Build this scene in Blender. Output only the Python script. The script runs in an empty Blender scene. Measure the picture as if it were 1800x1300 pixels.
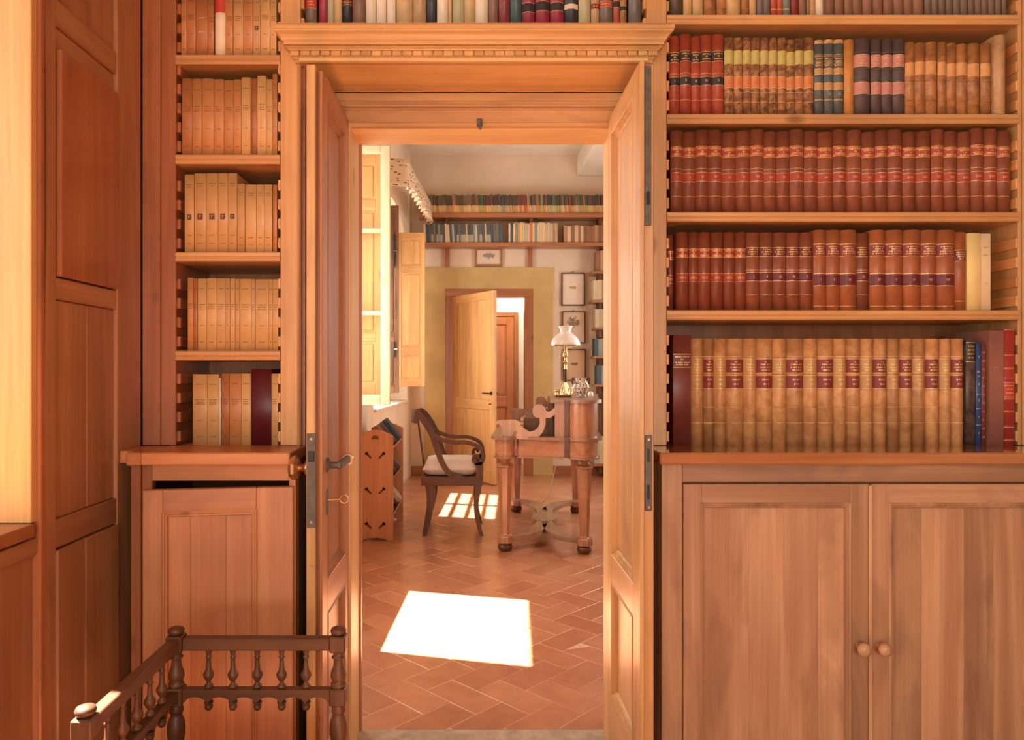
import bpy, math, random
from mathutils import Vector, Matrix

R = random.Random(7)
SC = bpy.context.scene
COL = SC.collection
F = 1250.0          # focal length in pixels of the 1800 px wide frame
VX, VY = 830.0, 650.0
CZ = 1.28

# ------------------------------------------------------------------ camera
cam = bpy.data.cameras.new('camera')
cam.sensor_fit = 'HORIZONTAL'
cam.sensor_width = 36.0
cam.lens = 36.0 * F / 1800.0
cam.shift_x = (900.0 - VX) / 1800.0
cam.shift_y = 0.0
cam.clip_start = 0.02
camo = bpy.data.objects.new('camera', cam)
camo.location = (0, 0, CZ)
camo.rotation_euler = (math.pi / 2, 0, 0)
COL.objects.link(camo)
SC.camera = camo

# ------------------------------------------------------------------ light
SC.view_settings.view_transform = 'Standard'
SC.view_settings.look = 'None'
SC.view_settings.gamma = 1.0
SC.view_settings.exposure = 0.08
SC.view_settings.use_curve_mapping = False
SC.cycles.max_bounces = 7
SC.cycles.diffuse_bounces = 4
SC.cycles.glossy_bounces = 3
SC.cycles.transmission_bounces = 3
SC.cycles.transparent_max_bounces = 6
SC.cycles.adaptive_threshold = 0.06
SC.cycles.caustics_reflective = False
SC.cycles.caustics_refractive = False
W = bpy.data.worlds.new('world')
SC.world = W
W.use_nodes = True
bg = W.node_tree.nodes['Background']
bg.inputs[0].default_value = (0.80, 0.88, 1.0, 1)
bg.inputs[1].default_value = 0.5

SUN_H = Vector((0.970, -0.2425))
SUN_E = math.radians(58)
sd = Vector((SUN_H.x * math.cos(SUN_E), SUN_H.y * math.cos(SUN_E), -math.sin(SUN_E)))
sun = bpy.data.lights.new('sun', 'SUN')
sun.energy = 68.0
sun.angle = math.radians(0.6)
sun.color = (1.0, 0.97, 0.92)
suno = bpy.data.objects.new('sun', sun)
suno.rotation_euler = sd.to_track_quat('-Z', 'Y').to_euler()
suno.location = (-4, 5, 6)
COL.objects.link(suno)


def area(name, loc, direction, sx, sy, power, color):
    l = bpy.data.lights.new(name, 'AREA')
    l.shape = 'RECTANGLE'
    l.size, l.size_y = sx, sy
    l.energy = power
    l.color = color
    o = bpy.data.objects.new(name, l)
    o.location = loc
    o.rotation_euler = Vector(direction).to_track_quat('-Z', 'Y').to_euler()
    COL.objects.link(o)
    return o


DAY = (1.0, 0.95, 0.87)
DAY2 = (1.0, 0.97, 0.92)
# daylight entering by the library windows (left embrasure, rear window) and by the study windows
area('library_window_light', (-3.4, -0.3, 2.0), (1, 0.30, -0.10), 2.4, 2.2, 54, DAY)
area('library_rear_window_light', (0.4, -2.98, 1.55), (0.0, 1, 0.0), 2.0, 1.8, 96, DAY)
area('study_window_light', (-1.38, 3.90, 1.80), (1, -0.05, -0.1), 0.95, 1.5, 62, DAY2)
area('study_window_light.001', (-1.22, 7.05, 1.70), (1, -0.05, -0.1), 1.2, 1.4, 62, DAY2)
area('study_right_window_light', (2.52, 6.4, 1.8), (-1, -0.1, -0.1), 1.2, 1.6, 52, DAY2)
area('passage_light', (0.5, 9.25, 2.75), (0, 0, -1), 1.2, 0.5, 26, DAY)

# ------------------------------------------------------------------ mesh helpers


class MB:
    def __init__(self):
        self.v, self.f, self.s = [], [], []

    def add(self, verts, faces, smooth=False):
        n = len(self.v)
        self.v += [tuple(p) for p in verts]
        self.f += [tuple(i + n for i in q) for q in faces]
        self.s += [smooth] * len(faces)
        return self

    def box(self, x0, x1, y0, y1, z0, z1):
        v = [(x0, y0, z0), (x1, y0, z0), (x1, y1, z0), (x0, y1, z0), (x0, y0, z1), (x1, y0, z1), (x1, y1, z1), (x0, y1, z1)]
        return self.add(v, [(0, 3, 2, 1), (4, 5, 6, 7), (0, 1, 5, 4), (1, 2, 6, 5), (2, 3, 7, 6), (3, 0, 4, 7)])

    def cbox(self, x0, x1, y0, y1, z0, z1, c=0.002):
        c = min(c, (x1 - x0) * .45, (y1 - y0) * .45, (z1 - z0) * .45)
        X, Y, Z = (x0, x1), (y0, y1), (z0, z1)
        v, idx = [], {}
        for i in (0, 1):
            for j in (0, 1):
                for k in (0, 1):
                    dx, dy, dz = (c if i == 0 else -c), (c if j == 0 else -c), (c if k == 0 else -c)
                    for a in range(3):
                        p = [X[i] + dx, Y[j] + dy, Z[k] + dz]
                        p[a] = (X[i], Y[j], Z[k])[a]
                        idx[(i, j, k, a)] = len(v)
                        v.append(p)
        f = []
        for a in range(3):
            b, d = (a + 1) % 3, (a + 2) % 3
            for s in (0, 1):
                q = []
                for (m, n) in ((0, 0), (1, 0), (1, 1), (0, 1)):
                    t = [0, 0, 0]
                    t[a], t[b], t[d] = s, m, n
                    q.append(idx[(t[0], t[1], t[2], a)])
                f.append(tuple(q) if s else tuple(q[::-1]))
            # edges running along axis a
            for m in (0, 1):
                for n in (0, 1):
                    t0, t1 = [0, 0, 0], [0, 0, 0]
                    t0[b] = t1[b] = m
                    t0[d] = t1[d] = n
                    t0[a], t1[a] = 0, 1
                    q = [idx[tuple(t0) + (b,)], idx[tuple(t1) + (b,)], idx[tuple(t1) + (d,)], idx[tuple(t0) + (d,)]]
                    f.append(tuple(q) if (m == n) else tuple(q[::-1]))
        for i in (0, 1):
            for j in (0, 1):
                for k in (0, 1):
                    q = [idx[(i, j, k, a)] for a in range(3)]
                    f.append(tuple(q) if (i + j + k) % 2 else tuple(q[::-1]))
        return self.add(v, f)

    def prism(self, pts, lo, hi, axis='y', smooth=False):
        """closed 2-D outline extruded along an axis; pts are (a,b) in the other two axes (order x,y,z)"""
        n = len(pts)

        def mk(p, h):
            return {'y': (p[0], h, p[1]), 'x': (h, p[0], p[1]), 'z': (p[0], p[1], h)}[axis]
        v = [mk(p, lo) for p in pts] + [mk(p, hi) for p in pts]
        self.add(v, [tuple(range(n)), tuple(range(2 * n - 1, n - 1, -1))])
        self.add(v, [(i, i + n, (i + 1) % n + n, (i + 1) % n) for i in range(n)], smooth)
        return self

    def lathe(self, prof, cx=0, cy=0, n=16, axis='z', smooth=True, cap=True):
        v, f = [], []
        for (r, h) in prof:
            for k in range(n):
                a = 2 * math.pi * (k + .5) / n
                p, q = r * math.cos(a), r * math.sin(a)
                v.append({'z': (cx + p, cy + q, h), 'x': (h, cx + p, cy + q), 'y': (cx + p, h, cy + q)}[axis])
        m = len(prof)
        for i in range(m - 1):
            for k in range(n):
                f.append((i * n + k, i * n + (k + 1) % n, (i + 1) * n + (k + 1) % n, (i + 1) * n + k))
        self.add(v, f, smooth)
        if cap:
            self.add(v, [tuple(range(n - 1, -1, -1)), tuple((m - 1) * n + k for k in range(n))])
        return self

    def sweep(self, path, widths, thick, up=(0, 1, 0), smooth=True):
        """rectangular section swept along a path; 'up' is the direction of thick"""
        up = Vector(up).normalized()
        v, f = [], []
        P = [Vector(p) for p in path]
        if not isinstance(widths, (list, tuple)):
            widths = [widths] * len(P)
        for i, p in enumerate(P):
            t = (P[min(i + 1, len(P) - 1)] - P[max(i - 1, 0)]).normalized()
            s = t.cross(up).normalized()
            w = widths[i] / 2
            for (a, b) in ((-1, -1), (1, -1), (1, 1), (-1, 1)):
                v.append(p + s * (a * w) + up * (b * thick / 2))
        for i in range(len(P) - 1):
            for k in range(4):
                f.append((i * 4 + k, i * 4 + (k + 1) % 4, i * 4 + 4 + (k + 1) % 4, i * 4 + 4 + k))
        n = len(P)
        f.append((3, 2, 1, 0))
        f.append((n * 4 - 4, n * 4 - 3, n * 4 - 2, n * 4 - 1))
        return self.add(v, f)

    def tube(self, path, r, n=8):
        P = [Vector(p) for p in path]
        if not isinstance(r, (list, tuple)):
            r = [r] * len(P)
        v, f = [], []
        ref = Vector((0.31, 0.77, 0.55)).normalized()
        for i, p in enumerate(P):
            t = (P[min(i + 1, len(P) - 1)] - P[max(i - 1, 0)]).normalized()
            a = t.cross(ref).normalized()
            b = t.cross(a)
            for k in range(n):
                an = 2 * math.pi * k / n
                v.append(p + a * (r[i] * math.cos(an)) + b * (r[i] * math.sin(an)))
        for i in range(len(P) - 1):
            for k in range(n):
                f.append((i * n + k, i * n + (k + 1) % n, i * n + n + (k + 1) % n, i * n + n + k))
        self.add(v, f, True)
        m = len(P)
        self.add(v, [tuple(range(n - 1, -1, -1)), tuple((m - 1) * n + k for k in range(n))])
        return self

    def build(self, name, mat, parent=None, off=None):
        me = bpy.data.meshes.new(name)
        o = off if off is not None else (0, 0, 0)
        me.from_pydata([(p[0] - o[0], p[1] - o[1], p[2] - o[2]) for p in self.v], [], self.f)
        me.polygons.foreach_set('use_smooth', self.s)
        me.materials.append(mat)
        me.update()
        ob = bpy.data.objects.new(name, me)
        COL.objects.link(ob)
        if parent is not None:
            ob.parent = parent
        return ob


def catmull(pts, n=6):
    out = []
    P = [Vector(p) for p in pts]
    for i in range(len(P) - 1):
        p0, p1, p2, p3 = P[max(i - 1, 0)], P[i], P[i + 1], P[min(i + 2, len(P) - 1)]
        for k in range(n):
            t = k / n
            out.append(0.5 * ((2 * p1) + (p2 - p0) * t + (2 * p0 - 5 * p1 + 4 * p2 - p3) * t * t + (3 * p1 - p0 - 3 * p2 + p3) * t ** 3))
    out.append(P[-1])
    return out


def fix_normals(ob):
    import bmesh
    bm = bmesh.new()
    bm.from_mesh(ob.data)
    bmesh.ops.recalc_face_normals(bm, faces=bm.faces)
    bm.to_mesh(ob.data)
    bm.free()


def tag(o, label=None, cat=None, group=None, kind=None):
    if label:
        o['label'] = label
    if cat:
        o['category'] = cat
    if group:
        o['group'] = group
    if kind:
        o['kind'] = kind
    return o


def thing(name, loc, label, cat=None, group=None, kind=None, rz=0.0):
    o = bpy.data.objects.new(name, None)
    o.empty_display_size = 0.05
    o.location = loc
    o.rotation_euler = (0, 0, rz)
    COL.objects.link(o)
    return tag(o, label, cat, group, kind)


def PX(px, Y):
    return (px - VX) * Y / F


def PZ(py, Y):
    return CZ - (py - VY) * Y / F


ONES = ['zeroth', 'first', 'second', 'third', 'fourth', 'fifth', 'sixth', 'seventh', 'eighth', 'ninth', 'tenth', 'eleventh', 'twelfth', 'thirteenth', 'fourteenth', 'fifteenth', 'sixteenth', 'seventeenth', 'eighteenth', 'nineteenth']
TENS = ['', '', 'twent', 'thirt', 'fort', 'fift', 'sixt', 'sevent', 'eight', 'ninet']


def ordinal(n):
    if n < 20:
        return ONES[n]
    if n % 10 == 0:
        return TENS[n // 10] + 'ieth'
    return TENS[n // 10] + 'y-' + ONES[n % 10]


# ------------------------------------------------------------------ materials
def newmat(name):
    m = bpy.data.materials.new(name)
    m.use_nodes = True
    nt = m.node_tree
    return m, nt, nt.nodes['Principled BSDF']


def nd(nt, typ, **kw):
    n = nt.nodes.new(typ)
    for k, v in kw.items():
        if k.startswith('i_'):
            key = k[2:]
            n.inputs[int(key) if key.isdigit() else key].default_value = v
        else:
            setattr(n, k, v)
    return n


def ramp(nt, stops, interp='LINEAR'):
    r = nt.nodes.new('ShaderNodeValToRGB')
    cr = r.color_ramp
    cr.interpolation = interp
    while len(cr.elements) < len(stops):
        cr.elements.new(0.5)
    for e, (p, c) in zip(cr.elements, stops):
        e.position = p
        e.color = tuple(c) + (1,) if len(c) == 3 else c
    return r


def shifted_coords(nt, amount=37.0):
    tc = nd(nt, 'ShaderNodeTexCoord')
    oi = nd(nt, 'ShaderNodeObjectInfo')
    mul = nd(nt, 'ShaderNodeMath', operation='MULTIPLY', i_1=amount)
    nt.links.new(oi.outputs['Random'], mul.inputs[0])
    add = nd(nt, 'ShaderNodeVectorMath', operation='ADD')
    nt.links.new(tc.outputs['Object'], add.inputs[0])
    nt.links.new(mul.outputs[0], add.inputs[1])
    return add, oi


def vary(nt, oi, col_socket, amt):
    """per-object brightness variation"""
    mr = nd(nt, 'ShaderNodeMapRange', i_3=1 - amt, i_4=1 + amt)
    nt.links.new(oi.outputs['Random'], mr.inputs[0])
    hs = nd(nt, 'ShaderNodeHueSaturation')
    nt.links.new(col_socket, hs.inputs['Color'])
    nt.links.new(mr.outputs[0], hs.inputs['Value'])
    return hs.outputs[0]


def wood(name, c_dark, c_mid, c_light, axis='z', rough=0.38, coat=0.25, scale=1.0, var=0.10, knots=0.35, bump=0.06, coat_rough=0.22, spec=0.5):
    m, nt, b = newmat(name)
    L = nt.links.new
    co, oi = shifted_coords(nt)
    st = {'x': (0.35, 5.0, 5.0), 'y': (5.0, 0.35, 5.0), 'z': (5.0, 5.0, 0.35)}[axis]
    mp = nd(nt, 'ShaderNodeMapping')
    mp.inputs['Scale'].default_value = [s * scale for s in st]
    L(co.outputs[0], mp.inputs[0])
    n1 = nd(nt, 'ShaderNodeTexNoise', i_Scale=1.5, i_Detail=2.5, i_Roughness=0.5, i_Distortion=1.1)
    L(mp.outputs[0], n1.inputs['Vector'])
    mul = nd(nt, 'ShaderNodeMath', operation='MULTIPLY', i_1=7.0)
    L(n1.outputs[0], mul.inputs[0])
    sn = nd(nt, 'ShaderNodeMath', operation='SINE')
    L(mul.outputs[0], sn.inputs[0])
    mr = nd(nt, 'ShaderNodeMapRange', i_1=-1.0, i_2=1.0)
    L(sn.outputs[0], mr.inputs[0])
    r1 = ramp(nt, [(0.0, c_mid), (0.55, c_light), (1.0, c_mid)])
    L(mr.outputs[0], r1.inputs[0])
    # fine streaks
    mp2 = nd(nt, 'ShaderNodeMapping')
    mp2.inputs['Scale'].default_value = [s * scale * (7 if s > 1 else 2.0) for s in st]
    L(co.outputs[0], mp2.inputs[0])
    n2 = nd(nt, 'ShaderNodeTexNoise', i_Scale=3.0, i_Detail=2.5, i_Roughness=0.65)
    L(mp2.outputs[0], n2.inputs['Vector'])
    r2 = ramp(nt, [(0.32, (0.84, 0.80, 0.76)), (0.66, (1, 1, 1))])
    L(n2.outputs[0], r2.inputs[0])
    mx = nd(nt, 'ShaderNodeMix', data_type='RGBA', blend_type='MULTIPLY')
    mx.inputs[0].default_value = 0.85
    L(r1.outputs[0], mx.inputs[6])
    L(r2.outputs[0], mx.inputs[7])
    # broad stains and knots
    mp3 = nd(nt, 'ShaderNodeMapping')
    mp3.inputs['Scale'].default_value = [1.1 if s < 1 else 3.2 for s in st]
    L(co.outputs[0], mp3.inputs[0])
    n3 = nd(nt, 'ShaderNodeTexNoise', i_Scale=1.9, i_Detail=3.0, i_Roughness=0.6, i_Distortion=0.9)
    L(mp3.outputs[0], n3.inputs['Vector'])
    r3 = ramp(nt, [(0.50, (0, 0, 0)), (0.74, (1, 1, 1))])
    L(n3.outputs[0], r3.inputs[0])
    k0 = nd(nt, 'ShaderNodeMath', operation='MULTIPLY', i_1=knots)
    L(r3.outputs[0], k0.inputs[0])
    # scattered round knots
    mp4 = nd(nt, 'ShaderNodeMapping')
    mp4.inputs['Scale'].default_value = [2.0 if q < 1 else 4.2 for q in st]
    L(co.outputs[0], mp4.inputs[0])
    vk = nd(nt, 'ShaderNodeTexVoronoi', i_Scale=1.0, i_Randomness=1.0)
    L(mp4.outputs[0], vk.inputs['Vector'])
    rk_ = ramp(nt, [(0.0, (1, 1, 1)), (0.035, (.75, .75, .75)), (0.085, (0, 0, 0))])
    L(vk.outputs['Distance'], rk_.inputs[0])
    k = nd(nt, 'ShaderNodeMath', operation='MAXIMUM')
    L(k0.outputs[0], k.inputs[0])
    L(rk_.outputs[0], k.inputs[1])
    mx2 = nd(nt, 'ShaderNodeMix', data_type='RGBA')
    mx2.inputs[7].default_value = tuple(c_dark) + (1,)
    L(k.outputs[0], mx2.inputs[0])
    L(mx.outputs[2], mx2.inputs[6])
    L(vary(nt, oi, mx2.outputs[2], var), b.inputs['Base Color'])
    rr = nd(nt, 'ShaderNodeMapRange', i_3=rough - 0.06, i_4=rough + 0.10)
    L(n3.outputs[0], rr.inputs[0])
    L(rr.outputs[0], b.inputs['Roughness'])
    b.inputs['Specular IOR Level'].default_value = spec
    b.inputs['Coat Weight'].default_value = coat
    b.inputs['Coat Roughness'].default_value = coat_rough
    bp = nd(nt, 'ShaderNodeBump', i_Strength=bump, i_Distance=0.002)
    L(n2.outputs[0], bp.inputs['Height'])
    L(bp.outputs[0], b.inputs['Normal'])
    return m


def woods(name, d, m, l, **kw):
    return {a: wood(name + '_' + a, d, m, l, axis=a, **kw) for a in 'xyz'}


HON = woods('honey_wood', (0.20, 0.080, 0.032), (0.60, 0.300, 0.108), (0.71, 0.390, 0.148))
LIN = woods('doorcase_pine', (0.25, 0.10, 0.036), (0.56, 0.295, 0.106), (0.68, 0.39, 0.150), coat=0.3)
RED = woods('red_cherry', (0.10, 0.032, 0.013), (0.34, 0.108, 0.040), (0.43, 0.150, 0.056), rough=0.36, coat=0.35)
PAN = woods('left_panelling', (0.14, 0.05, 0.020), (0.35, 0.145, 0.058), (0.45, 0.205, 0.085), rough=0.42, coat=0.3)
CAB = woods('cabinet_cherry', (0.15, 0.070, 0.036), (0.41, 0.212, 0.108), (0.55, 0.320, 0.170), rough=0.40, coat=0.2, var=0.20, knots=0.6)
LCB = woods('left_cabinet_cherry', (0.17, 0.055, 0.020), (0.49, 0.180, 0.062), (0.59, 0.240, 0.088), rough=0.40, coat=0.2, var=0.08)
PIN = woods('pale_pine', (0.30, 0.13, 0.045), (0.60, 0.315, 0.112), (0.71, 0.405, 0.158), rough=0.45, coat=0.1, knots=0.3)
BRN = woods('brown_frame_wood', (0.10, 0.03, 0.012), (0.34, 0.115, 0.036), (0.44, 0.165, 0.055))
WAL = woods('dark_walnut', (0.02, 0.008, 0.004), (0.095, 0.036, 0.014), (0.16, 0.064, 0.024), rough=0.44, coat=0.03, spec=0.35, scale=1.6)
MAH = woods('mahogany', (0.04, 0.014, 0.007), (0.105, 0.036, 0.011), (0.165, 0.060, 0.019), rough=0.42, coat=0.05, scale=1.5, spec=0.3)
DSK = woods('desk_walnut', (0.10, 0.037, 0.016), (0.34, 0.135, 0.060), (0.45, 0.200, 0.095), rough=0.26, coat=0.6, scale=1.5)
SHF = woods('wall_shelf_wood', (0.10, 0.03, 0.012), (0.33, 0.120, 0.042), (0.42, 0.165, 0.062))


def plain(name, c, rough=0.55, metal=0.0, noise=0.12, scale=9.0, coat=0.0, bump=0.0, var=0.0):
    m, nt, b = newmat(name)
    L = nt.links.new
    co, oi = shifted_coords(nt)
    n = nd(nt, 'ShaderNodeTexNoise', i_Scale=scale, i_Detail=4.0, i_Roughness=0.6)
    L(co.outputs[0], n.inputs['Vector'])
    r = ramp(nt, [(0.3, [x * (1 - noise) for x in c]), (0.7, [min(1, x * (1 + noise)) for x in c])])
    L(n.outputs[0], r.inputs[0])
    out = r.outputs[0]
    if var:
        out = vary(nt, oi, out, var)
    L(out, b.inputs['Base Color'])
    b.inputs['Roughness'].default_value = rough
    b.inputs['Metallic'].default_value = metal
    b.inputs['Coat Weight'].default_value = coat
    if bump:
        bp = nd(nt, 'ShaderNodeBump', i_Strength=bump, i_Distance=0.004)
        L(n.outputs[0], bp.inputs['Height'])
        L(bp.outputs[0], b.inputs['Normal'])
    return m


def leather(name, c, mott=0.22, c2=None, rough=0.42, var=0.10, scale=26.0):
    m, nt, b = newmat(name)
    L = nt.links.new
    co, oi = shifted_coords(nt)
    n = nd(nt, 'ShaderNodeTexNoise', i_Scale=scale, i_Detail=5.0, i_Roughness=0.65, i_Distortion=0.4)
    L(co.outputs[0], n.inputs['Vector'])
    c2 = c2 or [x * (1 - mott) for x in c]
    r = ramp(nt, [(0.38, c2), (0.62, c)])
    L(n.outputs[0], r.inputs[0])
    L(vary(nt, oi, r.outputs[0], var), b.inputs['Base Color'])
    b.inputs['Roughness'].default_value = rough
    bp = nd(nt, 'ShaderNodeBump', i_Strength=0.08, i_Distance=0.001)
    L(n.outputs[0], bp.inputs['Height'])
    L(bp.outputs[0], b.inputs['Normal'])
    return m


PLASTER = plain('cream_plaster', (0.74, 0.60, 0.45), 0.85, noise=0.07, scale=3.0, bump=0.05)
PLAST_PINK = plain('blush_plaster', (0.72, 0.58, 0.44), 0.85, noise=0.07, scale=2.5, bump=0.05)
PLAST_CEIL = plain('stained_ceiling_plaster', (0.76, 0.68, 0.57), 0.9, noise=0.10, scale=2.2, bump=0.05)
WHITEWALL = plain('passage_plaster', (0.88, 0.80, 0.66), 0.85, noise=0.03)
OCHRE = plain('ochre_paint', (0.56, 0.39, 0.15), 0.62, noise=0.16, scale=2.2)
STONE = plain('threshold_stone', (0.40, 0.31, 0.23), 0.7, noise=0.25, scale=18)
GROUT = plain('tile_grout', (0.62, 0.36, 0.22), 0.8, noise=0.15, scale=30)
PAPER = plain('page_paper', (0.68, 0.52, 0.34), 0.85, noise=0.12, scale=60)
WHITEP = plain('white_frame_paint', (0.86, 0.78, 0.68), 0.45, noise=0.06, scale=14)
BRASS = plain('brass', (0.80, 0.56, 0.22), 0.25, metal=0.9, noise=0.15)
COPPER = plain('aged_copper_brass', (0.62, 0.34, 0.16), 0.30, metal=0.9, noise=0.2)
STEEL = plain('aged_steel', (0.13, 0.105, 0.082), 0.6, metal=0.5, noise=0.25, scale=40)
IRON = plain('black_iron', (0.03, 0.026, 0.024), 0.5, metal=0.4)
GILT = plain('gilt_tooling', (0.80, 0.50, 0.17), 0.38, metal=0.35, noise=0.2, scale=120)
INK = plain('faded_ink', (0.13, 0.06, 0.03), 0.8)
REDINK = plain('red_stamp_ink', (0.55, 0.10, 0.04), 0.7)
OPAL = plain('opal_glass', (0.90, 0.86, 0.84), 0.18, noise=0.01, coat=0.5)
CUSH = plain('ivory_cushion_cloth', (0.80, 0.68, 0.57), 0.9, noise=0.06, scale=60, bump=0.1)
CABLE = plain('white_flex', (0.75, 0.66, 0.52), 0.6)
MATW = plain('picture_mount', (0.80, 0.70, 0.60), 0.8, noise=0.05)
MATT = plain('toned_picture_paper', (0.62, 0.42, 0.25), 0.8, noise=0.08)
DARKB = plain('shaded_carcass_dark_handle', (0.16, 0.065, 0.03), 0.7)  # cabinet inside darkened to carry its shade; jug handles dark by themselves


def glass_mat():
    m, nt, b = newmat('window_glass')
    nt.nodes.remove(b)
    L = nt.links.new
    tr = nd(nt, 'ShaderNodeBsdfTransparent')
    tr.inputs[0].default_value = (0.97, 0.97, 0.96, 1)
    gl = nd(nt, 'ShaderNodeBsdfGlossy')
    gl.inputs['Roughness'].default_value = 0.03
    mx = nd(nt, 'ShaderNodeMixShader')
    mx.inputs[0].default_value = 0.07
    L(tr.outputs[0], mx.inputs[1])
    L(gl.outputs[0], mx.inputs[2])
    L(mx.outputs[0], nt.nodes['Material Output'].inputs[0])
    return m


GLASS = glass_mat()


def tile_mat():
    m, nt, b = newmat('terracotta_tile')
    L = nt.links.new
    co, oi = shifted_coords(nt)
    ge = nd(nt, 'ShaderNodeNewGeometry')
    ad = nd(nt, 'ShaderNodeMath', operation='ADD')
    L(oi.outputs['Random'], ad.inputs[0])
    L(ge.outputs['Random Per Island'], ad.inputs[1])
    fr = nd(nt, 'ShaderNodeMath', operation='FRACT')
    L(ad.outputs[0], fr.inputs[0])
    r0 = ramp(nt, [(0.0, (0.41, 0.150, 0.072)), (0.5, (0.49, 0.195, 0.096)), (1.0, (0.55, 0.235, 0.122))])
    L(fr.outputs[0], r0.inputs[0])
    n = nd(nt, 'ShaderNodeTexNoise', i_Scale=14.0, i_Detail=5.0, i_Roughness=0.65)
    L(co.outputs[0], n.inputs['Vector'])
    r = ramp(nt, [(0.3, (0.78, 0.76, 0.74)), (0.7, (1.08, 1.08, 1.08))])
    L(n.outputs[0], r.inputs[0])
    mx = nd(nt, 'ShaderNodeMix', data_type='RGBA', blend_type='MULTIPLY')
    mx.inputs[0].default_value = 1.0
    L(r0.outputs[0], mx.inputs[6])
    L(r.outputs[0], mx.inputs[7])
    L(mx.outputs[2], b.inputs['Base Color'])
    mr = nd(nt, 'ShaderNodeMapRange', i_3=0.24, i_4=0.42)
    L(n.outputs[0], mr.inputs[0])
    L(mr.outputs[0], b.inputs['Roughness'])
    b.inputs['Coat Weight'].default_value = 0.55
    b.inputs['Coat Roughness'].default_value = 0.16
    bp = nd(nt, 'ShaderNodeBump', i_Strength=0.10, i_Distance=0.003)
    L(n.outputs[0], bp.inputs['Height'])
    L(bp.outputs[0], b.inputs['Normal'])
    return m


TILE = tile_mat()


def leaf_fabric():
    m, nt, b = newmat('leaf_print_fabric')
    L = nt.links.new
    tc = nd(nt, 'ShaderNodeTexCoord')
    mp = nd(nt, 'ShaderNodeMapping')
    mp.inputs['Rotation'].default_value = (0.4, 0.7, 0.5)
    mp.inputs['Scale'].default_value = (14, 14, 36)
    L(tc.outputs['Object'], mp.inputs[0])
    n0 = nd(nt, 'ShaderNodeTexNoise', i_Scale=0.8, i_Detail=1.0)
    L(mp.outputs[0], n0.inputs['Vector'])
    vo = nd(nt, 'ShaderNodeTexVoronoi', i_Scale=1.3, i_Randomness=1.0)
    L(mp.outputs[0], vo.inputs['Vector'])
    r = ramp(nt, [(0.26, (0.22, 0.055, 0.03)), (0.34, (0.70, 0.52, 0.34))])
    L(vo.outputs['Distance'], r.inputs[0])
    L(r.outputs[0], b.inputs['Base Color'])
    b.inputs['Roughness'].default_value = 0.9
    return m


FABRIC = leaf_fabric()


def two_tone(name, c_top, c_low, split=0.42):
    """paperback spine printed in two flat colours"""
    m, nt, b = newmat(name)
    L = nt.links.new
    tc = nd(nt, 'ShaderNodeTexCoord')
    sp = nd(nt, 'ShaderNodeSeparateXYZ')
    L(tc.outputs['Generated'], sp.inputs[0])
    r = ramp(nt, [(0.0, c_low), (split, c_top)], 'CONSTANT')
    L(sp.outputs['Z'], r.inputs[0])
    oi = nd(nt, 'ShaderNodeObjectInfo')
    L(vary(nt, oi, r.outputs[0], 0.12), b.inputs['Base Color'])
    b.inputs['Roughness'].default_value = 0.6
    return m


def sketch_mat(name, paper, ink, cx, cz, rx, rz, scale=40.0, thr=0.53):
    """drawing printed on paper: an inked blot area in generated coordinates"""
    m, nt, b = newmat(name)
    L = nt.links.new
    tc = nd(nt, 'ShaderNodeTexCoord')
    mp = nd(nt, 'ShaderNodeMapping')
    mp.inputs['Location'].default_value = (-cx / rx, 0, -cz / rz)
    mp.inputs['Scale'].default_value = (1 / rx, 0, 1 / rz)
    L(tc.outputs['Generated'], mp.inputs[0])
    ln = nd(nt, 'ShaderNodeVectorMath', operation='LENGTH')
    L(mp.outputs[0], ln.inputs[0])
    n = nd(nt, 'ShaderNodeTexNoise', i_Scale=scale, i_Detail=4.0, i_Roughness=0.7)
    L(tc.outputs['Object'], n.inputs['Vector'])
    ms = nd(nt, 'ShaderNodeMapRange', i_1=0.4, i_2=1.1, i_3=0.16, i_4=-0.25)
    L(ln.outputs['Value'], ms.inputs[0])
    ad = nd(nt, 'ShaderNodeMath', operation='ADD')
    L(n.outputs[0], ad.inputs[0])
    L(ms.outputs[0], ad.inputs[1])
    r = ramp(nt, [(thr, paper), (thr + 0.10, ink)])
    L(ad.outputs[0], r.inputs[0])
    L(r.outputs[0], b.inputs['Base Color'])
    b.inputs['Roughness'].default_value = 0.8
    return m


# ------------------------------------------------------------------ the setting: near room (library)
YB = 2.12      # front plane of the bookcases
YW = 1.94      # front of the worktops
YC = 1.985     # cabinet faces
YBK = 2.132    # book spines
ZW = 1.054     # worktop height
WX = -0.985    # left wall of the library

# floor of both rooms
fl = MB().box(-2.0, 3.4, -3.2, 10.4, -0.16, -0.0014).build('floor', GROUT)
tag(fl, 'terracotta floor tiles laid in a herringbone through both rooms', kind='structure')


def tile_mesh():
    mb = MB()
    a, b, h, c = 0.1384, 0.0684, 0.0, 0.0012
    v = [(-a, -b, -0.006), (a, -b, -0.006), (a, b, -0.006), (-a, b, -0.006),
         (-a, -b, h - 0.0006), (a, -b, h - 0.0006), (a, b, h - 0.0006), (-a, b, h - 0.0006),
         (-a + c, -b + c, h), (a - c, -b + c, h), (a - c, b - c, h), (-a + c, b - c, h)]
    f = [(0, 1, 5, 4), (1, 2, 6, 5), (2, 3, 7, 6), (3, 0, 4, 7), (4, 5, 9, 8), (5, 6, 10, 9), (6, 7, 11, 10), (7, 4, 8, 11), (8, 9, 10, 11)]
    return v, f


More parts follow.
